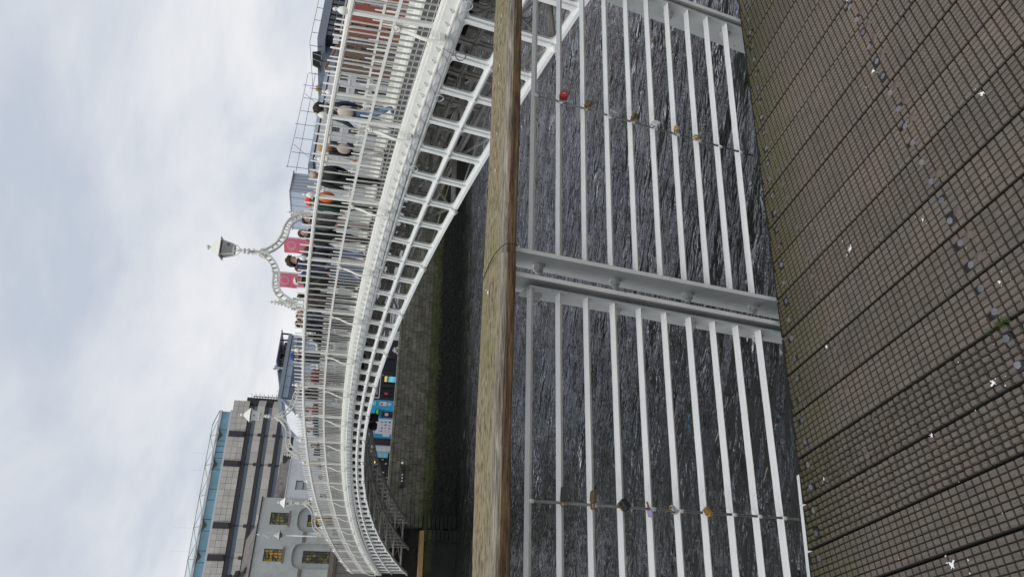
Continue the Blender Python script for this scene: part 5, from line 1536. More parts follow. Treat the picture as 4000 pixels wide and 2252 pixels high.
mb = MB(); mb.poly([(60.9, FY + 1, 9.3), (68.2, FY + 1, 9.3), (66.6, FY + 1, 10.0), (62.2, FY + 1, 10.6), (61.2, FY + 1, 10.2)], (0, 7, 0)); mb.build('roof', 'zinc', bb)
mb = MB(); mb.bar((67.8, FY + 0.9, 9.4), (62.2, FY + 0.9, 10.65), 0.12); mb.bar((62.2, FY + .9, 10.65), (61.0, FY + .9, 9.6), 0.12); mb.build('ridge_tiles', 'terracotta', bb)
wi = [(69.6 + d, 70.6 + d, za, zb) for d in (0, 2.6, 5.2, 7.8, 10.4) for za, zb in ((7.0, 8.2), (4.4, 6.4), (1.9, 3.6))]
rb = rowhouse('red_brick_house', 'bright red brick building topped by a dark glazed penthouse at the right edge', 68.3, 82, 9.45, 'brick_red', wi, 'frame_dark', 'glass_blue', nx=1, nz=2)
mb = MB(); mb.box(68.3, 82, FY - 0.05, FY, 9.3, 9.5); mb.build('coping', 'metal_light', rb)
ph = MB(); ph.box(68.3, 84, FY + 0.9, FY + 9, 9.5, 11.2); ph.build('penthouse', 'glass_dark', rb)
for i in range(9):
    mb = MB(); mb.box(68.4 + i * 1.1, 68.5 + i * 1.1, FY + 0.8, FY + 0.9, 9.5, 11.2); mb.build('mullion', 'frame_dark', rb)
mb = MB(); mb.box(68.3, 84, FY + 0.82, FY + 0.9, 10.3, 10.38); mb.build('transom', 'zinc', rb)
mb = MB(); mb.hexa([(60.8, FY + 1.4, 10.35), (84, FY + .6, 11.2), (84, FY + 9, 11.2), (60.8, FY + 9, 10.35), (60.8, FY + 1.4, 10.75), (84, FY + .4, 12.2), (84, FY + 9, 12.2), (60.8, FY + 9, 10.75)]) if False else None
mb = MB(); mb.hexa([(67.0, FY + .5, 11.15), (84, FY + .5, 11.15), (84, FY + 9, 11.15), (67.0, FY + 9, 11.15), (67.0, FY + .4, 12.1), (84, FY + .4, 12.2), (84, FY + 9, 12.2), (67.0, FY + 9, 12.1)]); mb.build('penthouse_roof', 'zinc', rb)
mb = MB(); mb.poly([(60.6, FY + 2.5, 10.5), (67.3, FY + 2.5, 9.7), (68.3, FY + 2.5, 9.7), (68.3, FY + 2.5, 12.0), (67.0, FY + 2.5, 12.1), (60.6, FY + 2.5, 11.2)], (0, 6, 0)); mb.build('penthouse_side', 'zinc', rb)
mb = MB(); mb.box(66.9, 68.3, FY + 0.7, FY + 0.75, 9.5, 10.2); mb.build('balustrade', 'glass_roof', rb)
rr = MB()
for i in range(9):
    x = 59 + i * 2.6; h0 = 11.0 if x < 66 else 12.1
    rr.bar((x, FY + 1.5, h0 - .6), (x, FY + 1.5, h0 + 0.95), 0.05)
rr.bar((59, FY + 1.5, 11.6), (67.5, FY + 1.5, 13.1), 0.05); rr.bar((67.5, FY + 1.5, 13.1), (82, FY + 1.5, 13.1), 0.05)
rr.build('roof_railing', 'frame_dark', rb)
mb = MB(); mb.poly([(63.2, FY + 1.8, 11.2), (66.4, FY + 1.8, 11.6), (66.0, FY + 1.8, 12.6), (63.8, FY + 1.8, 12.3)], (0, 0.3, 0)); mb.build('solar_rack', 'soft_black', rb)
mb = MB()
for i in range(5): mb.bar((63.6 + i * .55, FY + 1.7, 11.3), (64.1 + i * .5, FY + 1.7, 12.4 if i % 2 else 11.4), 0.04)
mb.build('rack_strut', 'metal_light', rb)
# scaffolding rail on the terrace roof
sf = thing('roof_scaffold', 'thin steel scaffold rail standing along the roof of the white terrace', 'scaffold', (53, FY + 1, 10.4))
mb = MB()
mb.bar((45.0, FY + .6, 12.5), (51, FY + .6, 12.4), 0.05); mb.bar((44.5, FY + .6, 11.5), (60.8, FY + .6, 11.5), 0.05); mb.bar((51, FY + .6, 12.4), (60.5, FY + .6, 12.35), 0.05); mb.build('ledger', 'zinc', sf)
for i in range(8):
    x = 45.2 + i * 2.2; mb = MB(); mb.bar((x, FY + .6, 10.3), (x, FY + .6, 12.6 - (0.3 if i % 3 else 0)), 0.05); mb.build('standard', 'zinc', sf)
for i in range(2):
    x = 47 + i * 8.4; mb = MB(); mb.bar((x, FY + .65, 10.5), (x + 1.6, FY + .65, 12.3), 0.04); mb.build('brace', 'zinc', sf)
# the rest of the terrace between the office and the white row
gr = rowhouse('grey_warehouse', 'plain pale building filling the quayside between the panelled office and the metal tower', 26.5, 46.5, 8.4, 'render_white', [(28.0 + i * 2.4, 29.2 + i * 2.4, z, z + 1.6) for i in range(7) for z in (6.3, 4.0)], 'frame_dark', nx=2, nz=2)

# ---------------------------------------------------------------- office block with striped stone facade (far)
ang = math.radians(11.5)
U = Vector((math.cos(ang), -math.sin(ang), 0)); V = Vector((math.sin(ang), math.cos(ang), 0))
P0 = Vector((50.65, 128.36, 0))
bk = thing('striped_office_block', 'tall office block with stone bands, dark glass strips and a glazed rooftop pavilion', 'office building', P0 + U * -25 + V * 10)
def bx(mb, u0, u1, v0, v1, z0, z1):
    c = []
    for z in (z0, z1):
        for (u, v) in ((u0, v0), (u1, v0), (u1, v1), (u0, v1)):
            p = P0 + U * u + V * v; c.append((p.x, p.y, z))
    mb.hexa(c)
UL = -62
mb = MB(); bx(mb, UL, -0.9, 0.6, 22, 2, 23.7); mb.build('body', 'bank_dark', bk)
mb = MB(); bx(mb, UL, 0.05, 0.12, 22, 23.7, 26.7); mb.build('top_band_core', 'bank_dark', bk)
mb = MB(); bx(mb, UL, -0.8, 0.15, 0.9, 22.95, 23.68); mb.build('soffit', 'bank_dark', bk)
# stone panels
z = 23.72
pm = {}
def panel(u0, u1, z0, z1):
    mb = MB(); g = 0.02; bx(mb, u0 + g, u1 - g, 0.0, 0.12, z0 + g, z1 - g); mb.build('stone_panel', 'bank_stone', bk)
for r_ in range(3):
    u = 0.05
    while u > -34:
        panel(u - 1.12, u, 23.72 + r_ * 0.99, 23.72 + (r_ + 1) * 0.99); u -= 1.12
per = 2.77; zt = 22.17
for r_ in range(4):
    z1 = zt - per * r_; z0 = z1 - 1.38
    u = -0.75
    while u > -34:
        panel(u - 2.24, u, z0, z1); u -= 2.24
    mb = MB(); bx(mb, UL, -0.75, 0.12, 0.6, z0, z1); mb.build('band_core', 'bank_stone', bk)
    mb = MB(); bx(mb, UL, -0.85, 0.02, 0.55, z0 - 0.62, z0 - 0.03); mb.build('shade_strip', 'bank_dark', bk)  # solid dark strip painted in for the shade below each stone band
for r_ in range(5):
    z1 = 22.95 - per * r_; z0 = z1 - 0.78
    u = -0.9
    while u > -34:
        mb = MB(); bx(mb, u - 2.8, u, 0.42, 0.5, z0, z1); mb.build('window_strip', 'glass_office', bk); u -= 2.82
for u in (-6.45, -12.0, -17.6 if False else -23.1, -28.6, -40, -46):
    mb = MB(); bx(mb, u - 0.55, u + 0.55, -0.15, 0.2, 23.72, 26.68); mb.build('hanger_head', 'bank_dark', bk)
    mb = MB(); bx(mb, u - 0.35, u + 0.5, -0.35, -0.1, 24.0, 25.3); mb.build('hanger_fin', 'bank_dark', bk)
    mb = MB(); bx(mb, u - 0.07, u + 0.0, 0.0, 0.1, 8, 23.7); bx(mb, u + 0.1, u + 0.17, 0.0, 0.1, 8, 23.7); mb.build('hanger', 'bank_dark', bk)
    for r_ in range(4):
        mb = MB(); bx(mb, u - 0.25, u + 0.3, -0.1, 0.15, 20.1 - per * r_, 21.4 - per * r_); mb.build('clamp', 'bank_dark', bk)
# chamfered right end
mb = MB(); bx(mb, -0.75, 1.1, 1.5, 8, 8, 24.6); mb.build('end_block', 'bank_dark', bk)
for r_ in range(4):
    z1 = zt - per * r_; mb = MB()
    c = []
    for zz_ in (z1 - 1.38, z1):
        for (u, v) in ((-0.75, 0.0), (0.6, 1.4), (0.6, 3), (-0.75, 3)): p = P0 + U * u + V * v; c.append((p.x, p.y, zz_))
    mb.hexa(c); mb.build('corner_band', 'bank_stone', bk)
# rooftop glazed pavilion
mb = MB(); bx(mb, UL, -2.0, 1.4, 14, 26.7, 28.75); mb.build('pavilion_core', 'glass_blue', bk)
mus = [-2.0, -5.57, -7.68, -8.7, -9.85, -10.95, -13.1, -16.65, -18.6, -22.05, -24.1, -27.5, -29.5, -33]
for i in range(len(mus) - 1):
    mb = MB(); bx(mb, mus[i + 1] + 0.04, mus[i] - 0.04, 1.2, 1.3, 26.75, 28.65); mb.build('pavilion_glass', 'glass_blue', bk)
    mb = MB(); bx(mb, mus[i + 1] - 0.035, mus[i + 1] + 0.035, 1.15, 1.3, 26.7, 28.7); mb.build('mullion', 'frame_dark', bk)
mb = MB(); bx(mb, UL, -1.9, 0.05, 1.5, 26.7, 27.05); mb.build('base_rim', 'metal_light', bk)
mb = MB(); bx(mb, UL, -1.9, 0.9, 1.4, 28.7, 29.15); mb.build('eaves_rim', 'metal_light', bk)
def q4(mb, pts):
    mb.add([tuple(P0 + U * u + V * v + Vector((0, 0, z))) for u, v, z in pts], [tuple(range(len(pts)))])
for i in range(0, 12):
    u0, u1 = -2.0 - i * 2.9, -2.0 - (i + 1) * 2.9
    mb = MB(); q4(mb, [(u0 - (1.8 if i == 0 else 0), 1.0, 29.15), (u1, 1.0, 29.15), (u1, 3.6, 30.55), (u0 - (2.4 if i == 0 else 0), 3.6, 30.55)]); mb.build('roof_glass', 'glass_roof', bk)
gb = MB()
def ln2(a, b, w_=0.045):
    A = P0 + U * a[0] + V * a[1] + Vector((0, 0, a[2] + 0.03)); B = P0 + U * b[0] + V * b[1] + Vector((0, 0, b[2] + 0.03)); gb.bar(A, B, w_)
for k in range(0, 7):
    u = -6.6 - k * 5.6
    ln2((u + 2.8, 1.0, 29.15), (u, 3.6, 30.55)); ln2((u - 2.8, 1.0, 29.15), (u, 3.6, 30.55)); ln2((u, 1.0, 29.15), (u, 3.6, 30.55), 0.05)
ln2((-4.4, 3.6, 30.55), (-40, 3.6, 30.55), 0.06); ln2((-2, 1.0, 29.15), (-4.4, 3.6, 30.55), 0.12)
gb.build('roof_bars', 'bank_dark', bk)
mat('notch_green', (0.06, 0.075, 0.03), 0.3)
for u in (-6.62, -12.15, -23.1, -28.5):
    mb = MB(); mb.add([tuple(P0 + U * (u - 1.05) + V * 1.1 + Vector((0, 0, 28.72))), tuple(P0 + U * (u + 1.05) + V * 1.1 + Vector((0, 0, 28.72))), tuple(P0 + U * u + V * 0.9 + Vector((0, 0, 27.92))), tuple(P0 + U * u + V * 0.3 + Vector((0, 0, 28.85)))], [(0, 2, 3), (3, 2, 1), (0, 1, 3)]); mb.build('roof_fold', 'notch_green', bk)
    mb = MB(); q4(mb, [(u - 2.0, .88, 29.16), (u - .1, .25, 28.72), (u + .1, .25, 28.72), (u + 2.0, .88, 29.16), (u + 1.1, .88, 28.72), (u, .3, 28.5), (u - 1.1, .88, 28.72)]); mb.build('fold_rim', 'metal_light', bk)
# slim aerials on the roof
for (u, h) in ((-9.5, 2.6), (-12.8, 2.4), (-23.4, 3.2), (-27.6, 3.0)):
    mb = MB(); A = P0 + U * u + V * 6; mb.bar((A.x, A.y, 30), (A.x, A.y, 31.4 + h), 0.02); mb.build('aerial', 'metal_light', bk)
# distant lattice and plants beyond the office block's right end
ln_ = thing('roof_truss', 'dark spiky steel roof truss between the striped office block and the panelled office', 'roof truss', P0 + U * 4 + V * 4)
mb = MB(); A = P0 + U * 0.5 + V * 5; B = P0 + U * 2.2 + V * 5
for i in range(14):
    z = 24.4 - i * 0.55; mb.bar((A.x, A.y, z), (B.x, B.y, z - 0.55), 0.08); mb.bar((B.x, B.y, z), (A.x, A.y, z - 0.55), 0.06)
mb.bar((A.x, A.y, 24.6), (A.x, A.y, 12), 0.14); mb.bar((B.x, B.y, 24), (B.x, B.y, 12), 0.14)
mb.build('lattice', 'bank_dark', ln_)
for i in range(10):
    mb = MB(); z = 24.2 - i * 0.8; mb.bar((B.x, B.y, z), (B.x + .5, B.y, z + .25), 0.05); mb.ball((B.x + .5, B.y, z + .25), 0.1, 6, rings=4); mb.build('spike', 'bank_dark', ln_)

# ---------------------------------------------------------------- silver street lamp on the far quay
sp_t = thing('silver_street_lamp', 'tall silver street lamp with a bell shade before the grey rendered house', 'street lamp', (3.98, 45, STREET))
mb = MB(); mb.lathe([(0.11, STREET), (0.10, 1.0), (0.085, 1.1), (0.06, 1.2), (0.05, 3.9), (0.07, 3.95), (0.07, 4.02), (0.045, 4.1), (0.035, 6.15)], 12, (3.98, 45, 0)); mb.build('pole', 'silver_paint', sp_t)
mb = MB(); mb.lathe([(0.05, 6.15), (0.09, 6.18), (0.09, 6.24), (0.03, 6.28), (0.03, 6.75), (0.05, 6.8), (0.02, 7.0), (0.045, 7.05), (0.03, 7.5), (0.055, 7.55), (0.02, 7.7), (0.06, 7.75), (0.05, 7.85), (0.01, 7.98)], 12, (3.98, 45, 0))
for s in (-1, 1):
    mb.tube([(3.98, 45, 7.45), (3.98 + s * 0.10, 45, 7.35), (3.98 + s * 0.20, 45, 7.15), (3.98 + s * 0.16, 45, 6.95), (3.98 + s * 0.05, 45, 6.9)], 0.022, 6)
mb.build('scroll_top', 'silver_paint', sp_t)
mb = MB(); mb.lathe([(0.06, 6.85), (0.12, 6.78), (0.15, 6.62), (0.20, 6.58), (0.36, 6.47), (0.36, 6.44), (0.06, 6.5)], 18, (3.98, 45, 0)); mb.build('shade', 'plate_paint', sp_t)
mb = MB(); mb.lathe([(0.19, 6.46), (0.18, 6.38), (0.12, 6.30), (0.04, 6.27)], 14, (3.98, 45, 0)); mb.build('bowl', mat('lamp_bowl', (0.24, 0.20, 0.10), 0.4).name, sp_t)

# ---------------------------------------------------------------- flags
def flag(x, y, ztop, x1, zb, label, seed, folded=0.0):
    rnd = random.Random(seed)
    t = thing('flag', label, 'flag', (x, y, STREET), group='pink banners on poles')
    mb = MB(); mb.lathe([(0.075, STREET), (0.05, ztop - 0.4), (0.045, ztop - 0.3), (0.07, ztop - 0.26), (0.02, ztop - 0.2), (0.012, ztop)], 10, (x, y, 0)); mb.build('pole', 'silver_paint', t)
    nx, nz = 18, 24
    def S(u, v):  # u 0..1 away from the pole, v 0..1 downward
        wv = 0.10 * math.sin(u * 6 + v * 2.5 + seed) * u + 0.05 * math.sin(v * 9 + seed) * u
        sag = 0.18 * u * (1 - v) * folded + 0.10 * u
        return Vector((x - 0.07 - u * (x - x1), y + wv, ztop - 0.62 + 0.0 - v * (ztop - 0.62 - zb) - sag * (1 - v * .3)))
    vs, fs = [], []
    for j in range(nz + 1):
        for i in range(nx + 1):
            vs.append(S(i / nx, j / nz))
    for j in range(nz):
        for i in range(nx):
            a = j * (nx + 1) + i; fs.append((a, a + 1, a + nx + 2, a + nx + 1))
    mb = MB(); mb.add(vs, fs, True); fl = mb.build('banner', 'pink_flag', t)
    # ring of discs printed on the cloth
    for i in range(12):
        a = 2 * PI * i / 12; u, v = 0.52 + 0.25 * math.cos(a), 0.24 + 0.13 * math.sin(a)
        mb = MB(); K = 10
        mb.add([S(u + 0.062 * math.cos(2 * PI * q / K), v + 0.032 * math.sin(2 * PI * q / K)) + Vector((0, -0.012, 0)) for q in range(K)], [tuple(range(K))]); mb.build('printed_disc', 'pink_print', fl)
    for s, vv, hgt, wd in (('HEART OF', 0.50, 0.16, 0.62), ('DUBLIN', 0.575, 0.2, 0.62), ('FESTIVAL', 0.64, 0.13, 0.50)):
        p = S(0.85, vv)
        o = text(s, hgt, (p.x, p.y - 0.14, p.z - 0.1), 'pink_print', t, width=wd, depth=0.004)
    return t
flag(29.98, 46, 10.8, 28.45, 7.4, 'pink banner with a ring of pale discs on a silver pole, the right hand one', 1.0, 1.0)
flag(26.21, 46, 10.8, 24.75, 7.5, 'pink banner partly hidden by the lamp arch, left hand one of the pair', 2.6, 1.0)
# ================================================================ people on the bridge
def deckz(y): return ftop(y) - 0.075
def person(x, y, h, face, label, jacket, trousers, hair, skin='skin', shoes='soft_black', sh=1.0, hood=None, hat=None, bag=None, hairstyle='short', arm=(0.1, -0.1), stride=0.12, puffy=1.0, legs=True, scarf=None, bend=0.0, phone=False):
    """face: heading in radians, 0 = towards +Y (far bank)"""
    t = thing('person', label, 'person', (x, y, deckz(y)), face)
    sh *= 1.15; puffy *= 1.1
    k = h
    V3 = {}; E3 = []; Rr = {}
    def j(n, p, r, par=None):
        V3[n] = (p[0] * k, p[1] * k, p[2] * k); Rr[n] = (r[0] * k, r[1] * k)
        if par: E3.append((par, n))
    b = bend
    j('pel', (0, 0, .535), (.078 * sh, .058 * sh))
    j('abd', (0, 0.002, .61), (.074 * sh * puffy, .056 * sh * puffy), 'pel'); j('che', (0, 0.003 + b * .5, .70), (.086 * sh * puffy, .062 * sh * puffy), 'abd'); j('upc', (0, 0.002 + b, .775), (.080 * sh, .054 * sh), 'che')
    j('nec', (0, .004 + b, .835), (.034, .034), 'upc'); j('hd0', (0, .012 + b, .872), (.044, .048), 'nec'); j('hd1', (0, .012 + b, .915), (.046, .057), 'hd0'); j('hd2', (0, .006 + b, .952), (.040, .048), 'hd1'); j('hd3', (0, .002 + b, .978), (.020, .024), 'hd2')
    for s, nm, a in ((1, 'r', arm[0]), (-1, 'l', arm[1])):
        j('sh' + nm, (s * .098 * sh, b, .795), (.040 * puffy, .036 * puffy), 'upc')
        ex, ey = s * .128 * sh, b + math.sin(a) * .16
        j('el' + nm, (ex, ey - 0.005, .795 - .165 * math.cos(a)), (.033 * puffy, .031 * puffy), 'sh' + nm)
        fa = a + 0.35 + (1.4 if phone and s == 1 else 0)
        j('wr' + nm, (ex + s * .004, ey + math.sin(fa) * .14, .795 - .165 * math.cos(a) - .14 * math.cos(fa)), (.019, .017), 'el' + nm)
    for s, nm, a in ((1, 'r', stride), (-1, 'l', -stride)):
        j('hp' + nm, (s * .048, 0, .50), (.056, .056), 'pel')
        j('kn' + nm, (s * .050, math.sin(a) * .24 + 0.01, .50 - .225 * math.cos(a)), (.040, .042), 'hp' + nm)
        aa = a - (0.25 if a < 0 else 0.0)
        j('an' + nm, (s * .052, math.sin(a) * .24 + math.sin(aa) * .24, max(.045, .50 - .225 * math.cos(a) - .235 * math.cos(aa))), (.027, .028), 'kn' + nm)
        az_ = V3['an' + nm]
        j('to' + nm, (s * .055, az_[1] / k + .085, az_[2] / k - .028), (.026, .018), 'an' + nm)
    names = list(V3); idx = {n: i for i, n in enumerate(names)}
    me = bpy.data.meshes.new('tmp'); me.from_pydata([V3[n] for n in names], [(idx[a], idx[c]) for a, c in E3], [])
    o = bpy.data.objects.new('tmp', me); COL.objects.link(o)
    md = o.modifiers.new('s', 'SKIN'); md.use_smooth_shade = True
    sv = me.skin_vertices[0].data
    for n in names:
        sv[idx[n]].radius = Rr[n]; sv[idx[n]].use_root = (n == 'pel')
    ss = o.modifiers.new('b', 'SUBSURF'); ss.levels = 2; ss.render_levels = 2
    bpy.context.view_layer.update()
    dg = bpy.context.evaluated_depsgraph_get()
    bm_ = bpy.data.meshes.new_from_object(o.evaluated_get(dg)); bpy.data.objects.remove(o)
    bm_.name = 'body'
    bm_.materials.clear()
    for m_n in (skin, jacket, trousers, shoes): bm_.materials.append(M[m_n])
    kp = {n: Vector(V3[n]) for n in names}
    for p in bm_.polygons:
        c = p.center; z = c.z / k; ax = abs(c.x) / k
        dw = min((c - kp['wrr']).length, (c - kp['wrl']).length) / k
        if z > .838: mi = 0
        elif dw < 0.018: mi = 0
        elif z > .50 or (ax > .085 and z > .3): mi = 1
        elif z > .05: mi = 2
        else: mi = 3
        p.material_index = mi; p.use_smooth = True
    body = bpy.data.objects.new('body', bm_); COL.objects.link(body); body.parent = t
    def part(mb, nm, m): return mb.build(nm, m, t, local=True)
    # hands: palm, four fingers and a thumb
    for s, nm in ((1, 'r'), (-1, 'l')):
        w0 = kp['wr' + nm]; d = (w0 - kp['el' + nm]).normalized(); side = Vector((1, 0, 0)); fwd_ = side.cross(d).normalized()
        mb = MB(); mb.bar(w0 - d * 0.005, w0 + d * 0.06, 0.022, 0.056, up=fwd_)
        for q in range(4):
            L = (0.052, 0.062, 0.058, 0.046)[q]; b0 = w0 + d * 0.055 + fwd_ * (0.021 - q * 0.014)
            mb.tube([b0, b0 + d * L * .5 - side * s * .004, b0 + d * L * .9 - side * s * .022], [.007, .0065, .005], 5)
        b0 = w0 + d * 0.02 + fwd_ * 0.034
        mb.tube([b0, b0 + d * .03 + fwd_ * .018, b0 + d * .058 + fwd_ * .014 - side * s * .008], [.011, .010, .007], 5)
        part(mb, 'hand', skin)
    # face
    hc = Vector((0, .012 * k + b * k, .910 * k)); r = .056 * k
    mb = MB(); mb.add([hc + Vector((-.010, r * .80, .012)), hc + Vector((.010, r * .80, .012)), hc + Vector((.014, r * .95, -.022)), hc + Vector((-.014, r * .95, -.022)), hc + Vector((0, r * 1.05 + .016, -.016)), hc + Vector((0, r * .9, .022))], [(0, 3, 4, 5), (1, 5, 4, 2), (3, 2, 4)], True)
    for s in (1, -1): mb.ball(hc + Vector((s * (.044 * k), -.004, -.004)), .022, 7, (.35, .7, 1.2), 5)
    part(mb, 'face', skin)
    mb = MB()
    for s in (1, -1): mb.ball(hc + Vector((s * .026, r * .80, .016)), .0105, 7, (1.2, .8, .7), 4)
    part(mb, 'eyes', 'black')
    mb = MB(); mb.ball(hc + Vector((0, r * .84, -.044)), .017, 7, (1.3, .5, .35), 4); part(mb, 'mouth', 'lips' if 'lips' in M else mat('lips', (0.30, 0.11, 0.09), 0.5).name)
    # hair or hat
    rn = random.Random(int(x * 100 + y * 1000))
    def shell(rad, zlo, noise, cz=.925, cyo=-.004, front=.55, n=18, rg=12):
        mb = MB(); vs, fs = [], []
        cc = Vector((0, cyo * k + b * k, cz * k))
        for i in range(rg + 1):
            th = PI * 0.5 * i / rg * 1.0
            for q in range(n):
                a = 2 * PI * q / n
                fr_ = math.cos(a - PI / 2)       # 1 at the face side
                ext = 1.0 + (zlo - 1.0) * (0.5 - 0.5 * fr_)
                tt = th * (front + (ext - front) * (0.5 - 0.5 * fr_) if fr_ > -0.2 else ext)
                tt = min(tt, PI * .92)
                rr_ = rad * (1 + rn.uniform(-noise, noise))
                vs.append(cc + Vector((math.sin(tt) * math.cos(a) * rr_ * .92, math.sin(tt) * math.sin(a) * rr_ * 1.08, math.cos(tt) * rr_)))
        for i in range(rg):
            for q in range(n):
                fs.append((i * n + q, (i + 1) * n + q, (i + 1) * n + (q + 1) % n, i * n + (q + 1) % n))
        mb.add(vs, fs, True); return mb
    if hat:
        m = shell(.066 * k, 1.1, .01, cz=.930, front=.85); part(m, 'hat', hat)
        mb = MB(); mb.lathe([(.066 * k, -.012), (.068 * k, 0), (.066 * k, .026)], 16, (0, b * k, .925 * k)); part(mb, 'hat_brim', hat)
    elif hairstyle == 'short':
        part(shell(.063 * k, 1.35, .05, front=.62), 'hair', hair)
    elif hairstyle == 'curly':
        part(shell(.076 * k, 1.45, .16, cz=.935, front=.75, n=26, rg=16), 'hair', hair)
    elif hairstyle == 'long':
        part(shell(.070 * k, 1.5, .05, front=.62), 'hair', hair)
        mb = MB()
        for q in range(16):
            a = PI * (1.0 + q / 15.0); p0 = Vector((math.cos(a) * .058 * k, (b - .004) * k + math.sin(a) * .055 * k, .925 * k))
            mb.tube([p0, p0 + Vector((math.cos(a) * .012, math.sin(a) * .014, -.09)), p0 + Vector((math.cos(a) * .010 + rn.uniform(-.01, .01), math.sin(a) * .035, -.20 - rn.random() * .07))], [.020, .018, .006], 5)
        part(mb, 'hair_lengths', hair)
    elif hairstyle == 'bald':
        part(shell(.0595 * k, 1.5, .03, front=.2, cz=.912), 'hair', hair)
    if hood:
        mb = MB(); 
        K = 14
        mb.tube([(math.cos(2 * PI * q / K) * .062 * k, b * k - .012 + math.sin(2 * PI * q / K) * .060 * k, (.842 - .022 * math.sin(2 * PI * q / K)) * k) for q in range(K + 1)], .026 * k, 8); part(mb, 'collar', hood)
    if scarf:
        mb = MB(); mb.tube([(-.10 * k, -.02, .80 * k), (0, .075 * k, .74 * k), (.08 * k, .07 * k, .66 * k), (.13 * k, .02, .56 * k)], [.03, .045, .05, .03], 8); part(mb, 'scarf', scarf)
    if bag:
        kind, m = bag
        if kind == 'backpack':
            mb = MB(); mb.ball((0, (-.105 + b * .5) * k, .70 * k), .1 * k, 14, (.95, .75, 1.25), 9); part(mb, 'backpack', m)
            mb = MB()
            for s in (1, -1): mb.tube([(s * .06 * k, -.06 * k, .80 * k), (s * .065 * k, .02 * k, .828 * k), (s * .07 * k, .075 * k, .75 * k), (s * .07 * k, .06 * k, .65 * k)], .014, 6)
            part(mb, 'strap', m)
        else:
            mb = MB(); mb.ball((-.13 * k, -.10 * k, .62 * k), .085 * k, 12, (.45, 1.05, 1.15), 8); part(mb, 'bag', m)
            mb = MB(); mb.tube([(-.12 * k, -.05 * k, .66 * k), (-.06 * k, -.07 * k, .76 * k), (.02 * k, -.03 * k, .835 * k), (.07 * k, .04 * k, .80 * k)], .008, 5); part(mb, 'strap', m)
    return t
C_ = cloth
C_('navy', (0.030, 0.038, 0.065)); C_('navy_puffer', (0.016, 0.020, 0.05), 0.5); C_('denim', (0.10, 0.18, 0.34)); C_('black_cloth', (0.012, 0.012, 0.014)); C_('dark_green', (0.012, 0.035, 0.025))
C_('orange_cloth', (0.75, 0.15, 0.03), 0.6); C_('red_knit', (0.75, 0.05, 0.03)); C_('grey_puffer', (0.055, 0.058, 0.055), 0.5); C_('beige', (0.45, 0.36, 0.32)); C_('olive', (0.030, 0.030, 0.024)); C_('brown_cloth', (0.06, 0.048, 0.038))
C_('pink_cloth', (0.62, 0.42, 0.46)); C_('blue_knit', (0.02, 0.06, 0.22)); C_('white_cloth', (0.62, 0.60, 0.56)); C_('plaid', (0.05, 0.06, 0.09)); C_('scarf_mix', (0.35, 0.05, 0.12)); C_('grey_cloth', (0.22, 0.22, 0.24)); C_('canvas', (0.52, 0.45, 0.38)); C_('red_cloth', (0.16, 0.045, 0.04))
for nm, c in (('hair_black', (0.018, 0.013, 0.010)), ('hair_brown', (0.05, 0.028, 0.018)), ('hair_blond', (0.42, 0.24, 0.11)), ('hair_grey', (0.42, 0.37, 0.30)), ('hair_white', (0.68, 0.66, 0.62))): mat(nm, c, 0.7, var=0.35, scale=40, bump=0.8, bscale=60)
LFT, RGT = 0.0, PI
person(1.7, 3.62, 1.66, LFT + 0.15, 'curly haired person in navy jacket and jeans with a canvas bag at the right end', 'navy', 'denim', 'hair_black', 'skin_dark', hood='grey_cloth', hairstyle='curly', bag=('side', 'canvas'), arm=(-0.25, 0.2), stride=0.32, sh=0.95)
person(1.9, 4.88, 1.50, LFT + 0.2, 'person with long fair hair in a black coat and bright scarf', 'black_cloth', 'white_cloth', 'hair_blond', hairstyle='long', scarf='scarf_mix', bag=('side', 'beige'), bend=0.03)
person(1.75, 5.66, 1.62, LFT - 0.3, 'grey haired person in a long black coat with a dark rucksack', 'black_cloth', 'black_cloth', 'hair_grey', hairstyle='short', bag=('backpack', 'soft_black'), sh=1.05)
person(1.35, 6.13, 1.62, LFT + 0.3, 'person in a red beanie and dark green coat carrying an orange rucksack', 'dark_green', 'black_cloth', 'hair_black', hat='red_knit', bag=('backpack', 'orange_cloth'), hood='dark_green', puffy=1.15)
person(1.5, 7.0, 1.68, RGT + 0.2, 'dark haired man in a grey quilted jacket and beige trousers looking towards the near bank', 'grey_puffer', 'beige', 'hair_black', puffy=1.25, hood='grey_puffer', sh=1.05)
person(1.15, 7.08, 1.72, RGT + 0.1, 'brown haired man in sunglasses and a black jacket behind the quilted grey one', 'black_cloth', 'black_cloth', 'hair_brown', hood='black_cloth')
person(1.9, 8.75, 1.60, LFT + 0.1, 'brown haired person in a quilted blue jacket, back turned, below the right hand flag', 'navy_puffer', 'denim', 'hair_brown', puffy=1.15, hood='navy_puffer')
person(1.6, 8.66, 1.60, LFT - 0.2, 'person with chestnut hair and a black coat just left of the quilted blue one', 'black_cloth', 'denim', 'hair_brown', hairstyle='long')
person(0.6, 7.45, 1.86, RGT + 0.25, 'tall man with tousled hair and glasses in a navy jacket', 'navy_puffer', 'denim', 'hair_brown', hairstyle='curly', hood='navy', puffy=1.1)
person(0.8, 7.99, 1.71, RGT + 0.15, 'young man in a dark blue quilted jacket beside the tall one with glasses', 'navy_puffer', 'denim', 'hair_brown', hairstyle='short', puffy=1.2)
person(1.7, 9.62, 1.63, RGT - 0.2, 'person hidden by a bright navy cap among dark coats', 'olive', 'denim', 'hair_brown', hat='blue_knit')
person(0.95, 8.80, 1.74, RGT + 0.5, 'white haired man in a dark olive coat', 'olive', 'black_cloth', 'hair_white', hairstyle='short', sh=1.08, arm=(0.5, 0.2))
person(0.8, 9.31, 1.64, LFT - 0.4, 'thin haired man in a brown coat behind the near pinnacle of the first lamp arch', 'brown_cloth', 'black_cloth', 'hair_brown', hairstyle='bald', arm=(0.9, 0.1))
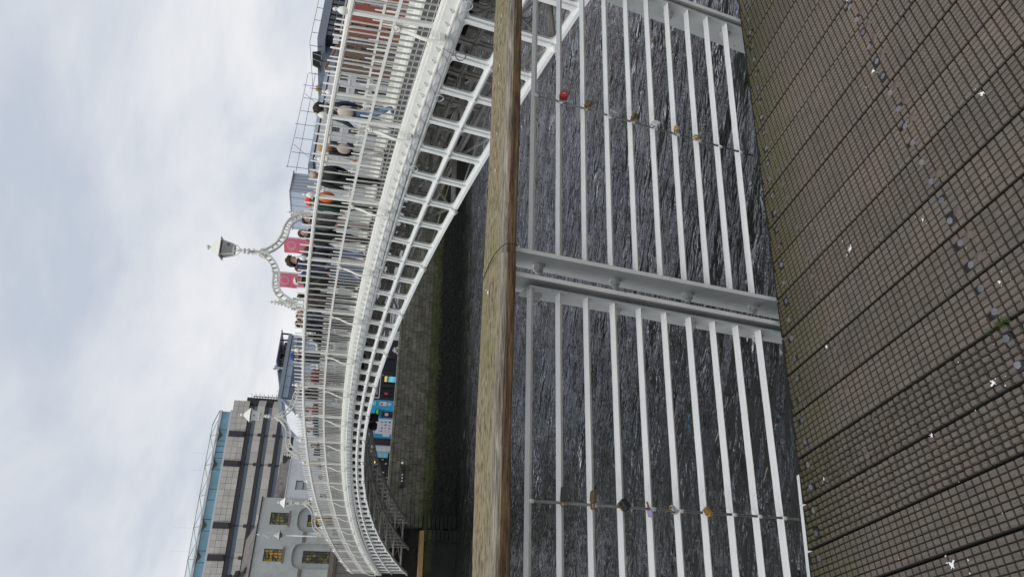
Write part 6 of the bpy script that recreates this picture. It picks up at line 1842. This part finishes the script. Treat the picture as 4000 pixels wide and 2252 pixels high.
person(1.1, 10.33, 1.43, RGT, 'fair haired child in a navy top with a pink bundle', 'navy', 'denim', 'hair_blond', sh=0.9, scarf='pink_cloth')
person(1.5, 11.28, 1.70, RGT + 0.2, 'fair haired person in a dark navy coat just left of the first lamp arch', 'navy', 'black_cloth', 'hair_blond')
person(1.2, 11.0, 1.68, RGT, 'dark haired person squeezed behind the fair one left of the first lamp arch', 'navy', 'black_cloth', 'hair_black')
person(1.3, 11.55, 1.72, RGT + 0.3, 'black haired man in a black coat with a white collar, in profile', 'black_cloth', 'black_cloth', 'hair_black', hood='black_cloth', sh=1.08)
person(2.4, 14.2, 1.52, LFT, 'person in a black hooded jacket near the far parapet, head lowered', 'black_cloth', 'black_cloth', 'hair_black', hood='black_cloth', bend=0.05)
person(0.7, 12.45, 1.77, RGT + 0.4, 'man in a blue knitted hat and a plaid shirt', 'plaid', 'black_cloth', 'hair_brown', hat='blue_knit', hood='black_cloth')
person(2.0, 16.3, 1.64, RGT, 'person in a red top facing the near bank by the middle of the span', 'red_cloth', 'black_cloth', 'hair_brown')
person(2.6, 17.8, 1.46, RGT + 0.3, 'short person in dark clothes half hidden behind the one in red', 'black_cloth', 'black_cloth', 'hair_brown', hairstyle='long')
person(1.3, 16.2, 1.68, LFT, 'brown haired person in a rust brown jacket at the middle of the span', 'brown_cloth', 'black_cloth', 'hair_brown', hairstyle='long')
far = [(1.9, 18.9, 1.67, 'red_cloth', 'hair_black', 'person in a dark red jacket just right of the second lamp arch', 'short'), (2.6, 20.9, 1.62, 'pink_cloth', 'hair_brown', 'person in a pale pink top below the second lantern', 'long'),
       (1.8, 19.6, 1.66, 'navy', 'hair_black', 'person in a navy coat just left of the second lamp stem', 'short'), (1.7, 20.4, 1.68, 'plaid', 'hair_brown', 'person in a checked jacket between two larger people near the second lamp', 'short'),
       (1.9, 22.6, 1.70, 'black_cloth', 'hair_brown', 'person in a black coat before the white house, nearer of two', 'short'), (1.4, 23.3, 1.68, 'grey_cloth', 'hair_blond', 'fair haired person in grey before the white house', 'long'),
       (1.9, 26.5, 1.72, 'red_cloth', 'hair_black', 'person in a red jacket below the tall sash window', 'short'), (1.4, 27.6, 1.72, 'black_cloth', 'hair_black', 'dark haired person in black, farthest left before the third lamp arch', 'short')]
for (x, y, h, jk, hr, lb, hsx) in far:
    person(x, y, h, RGT + random.uniform(-.4, .4), lb, jk, 'black_cloth', hr, hairstyle=hsx)
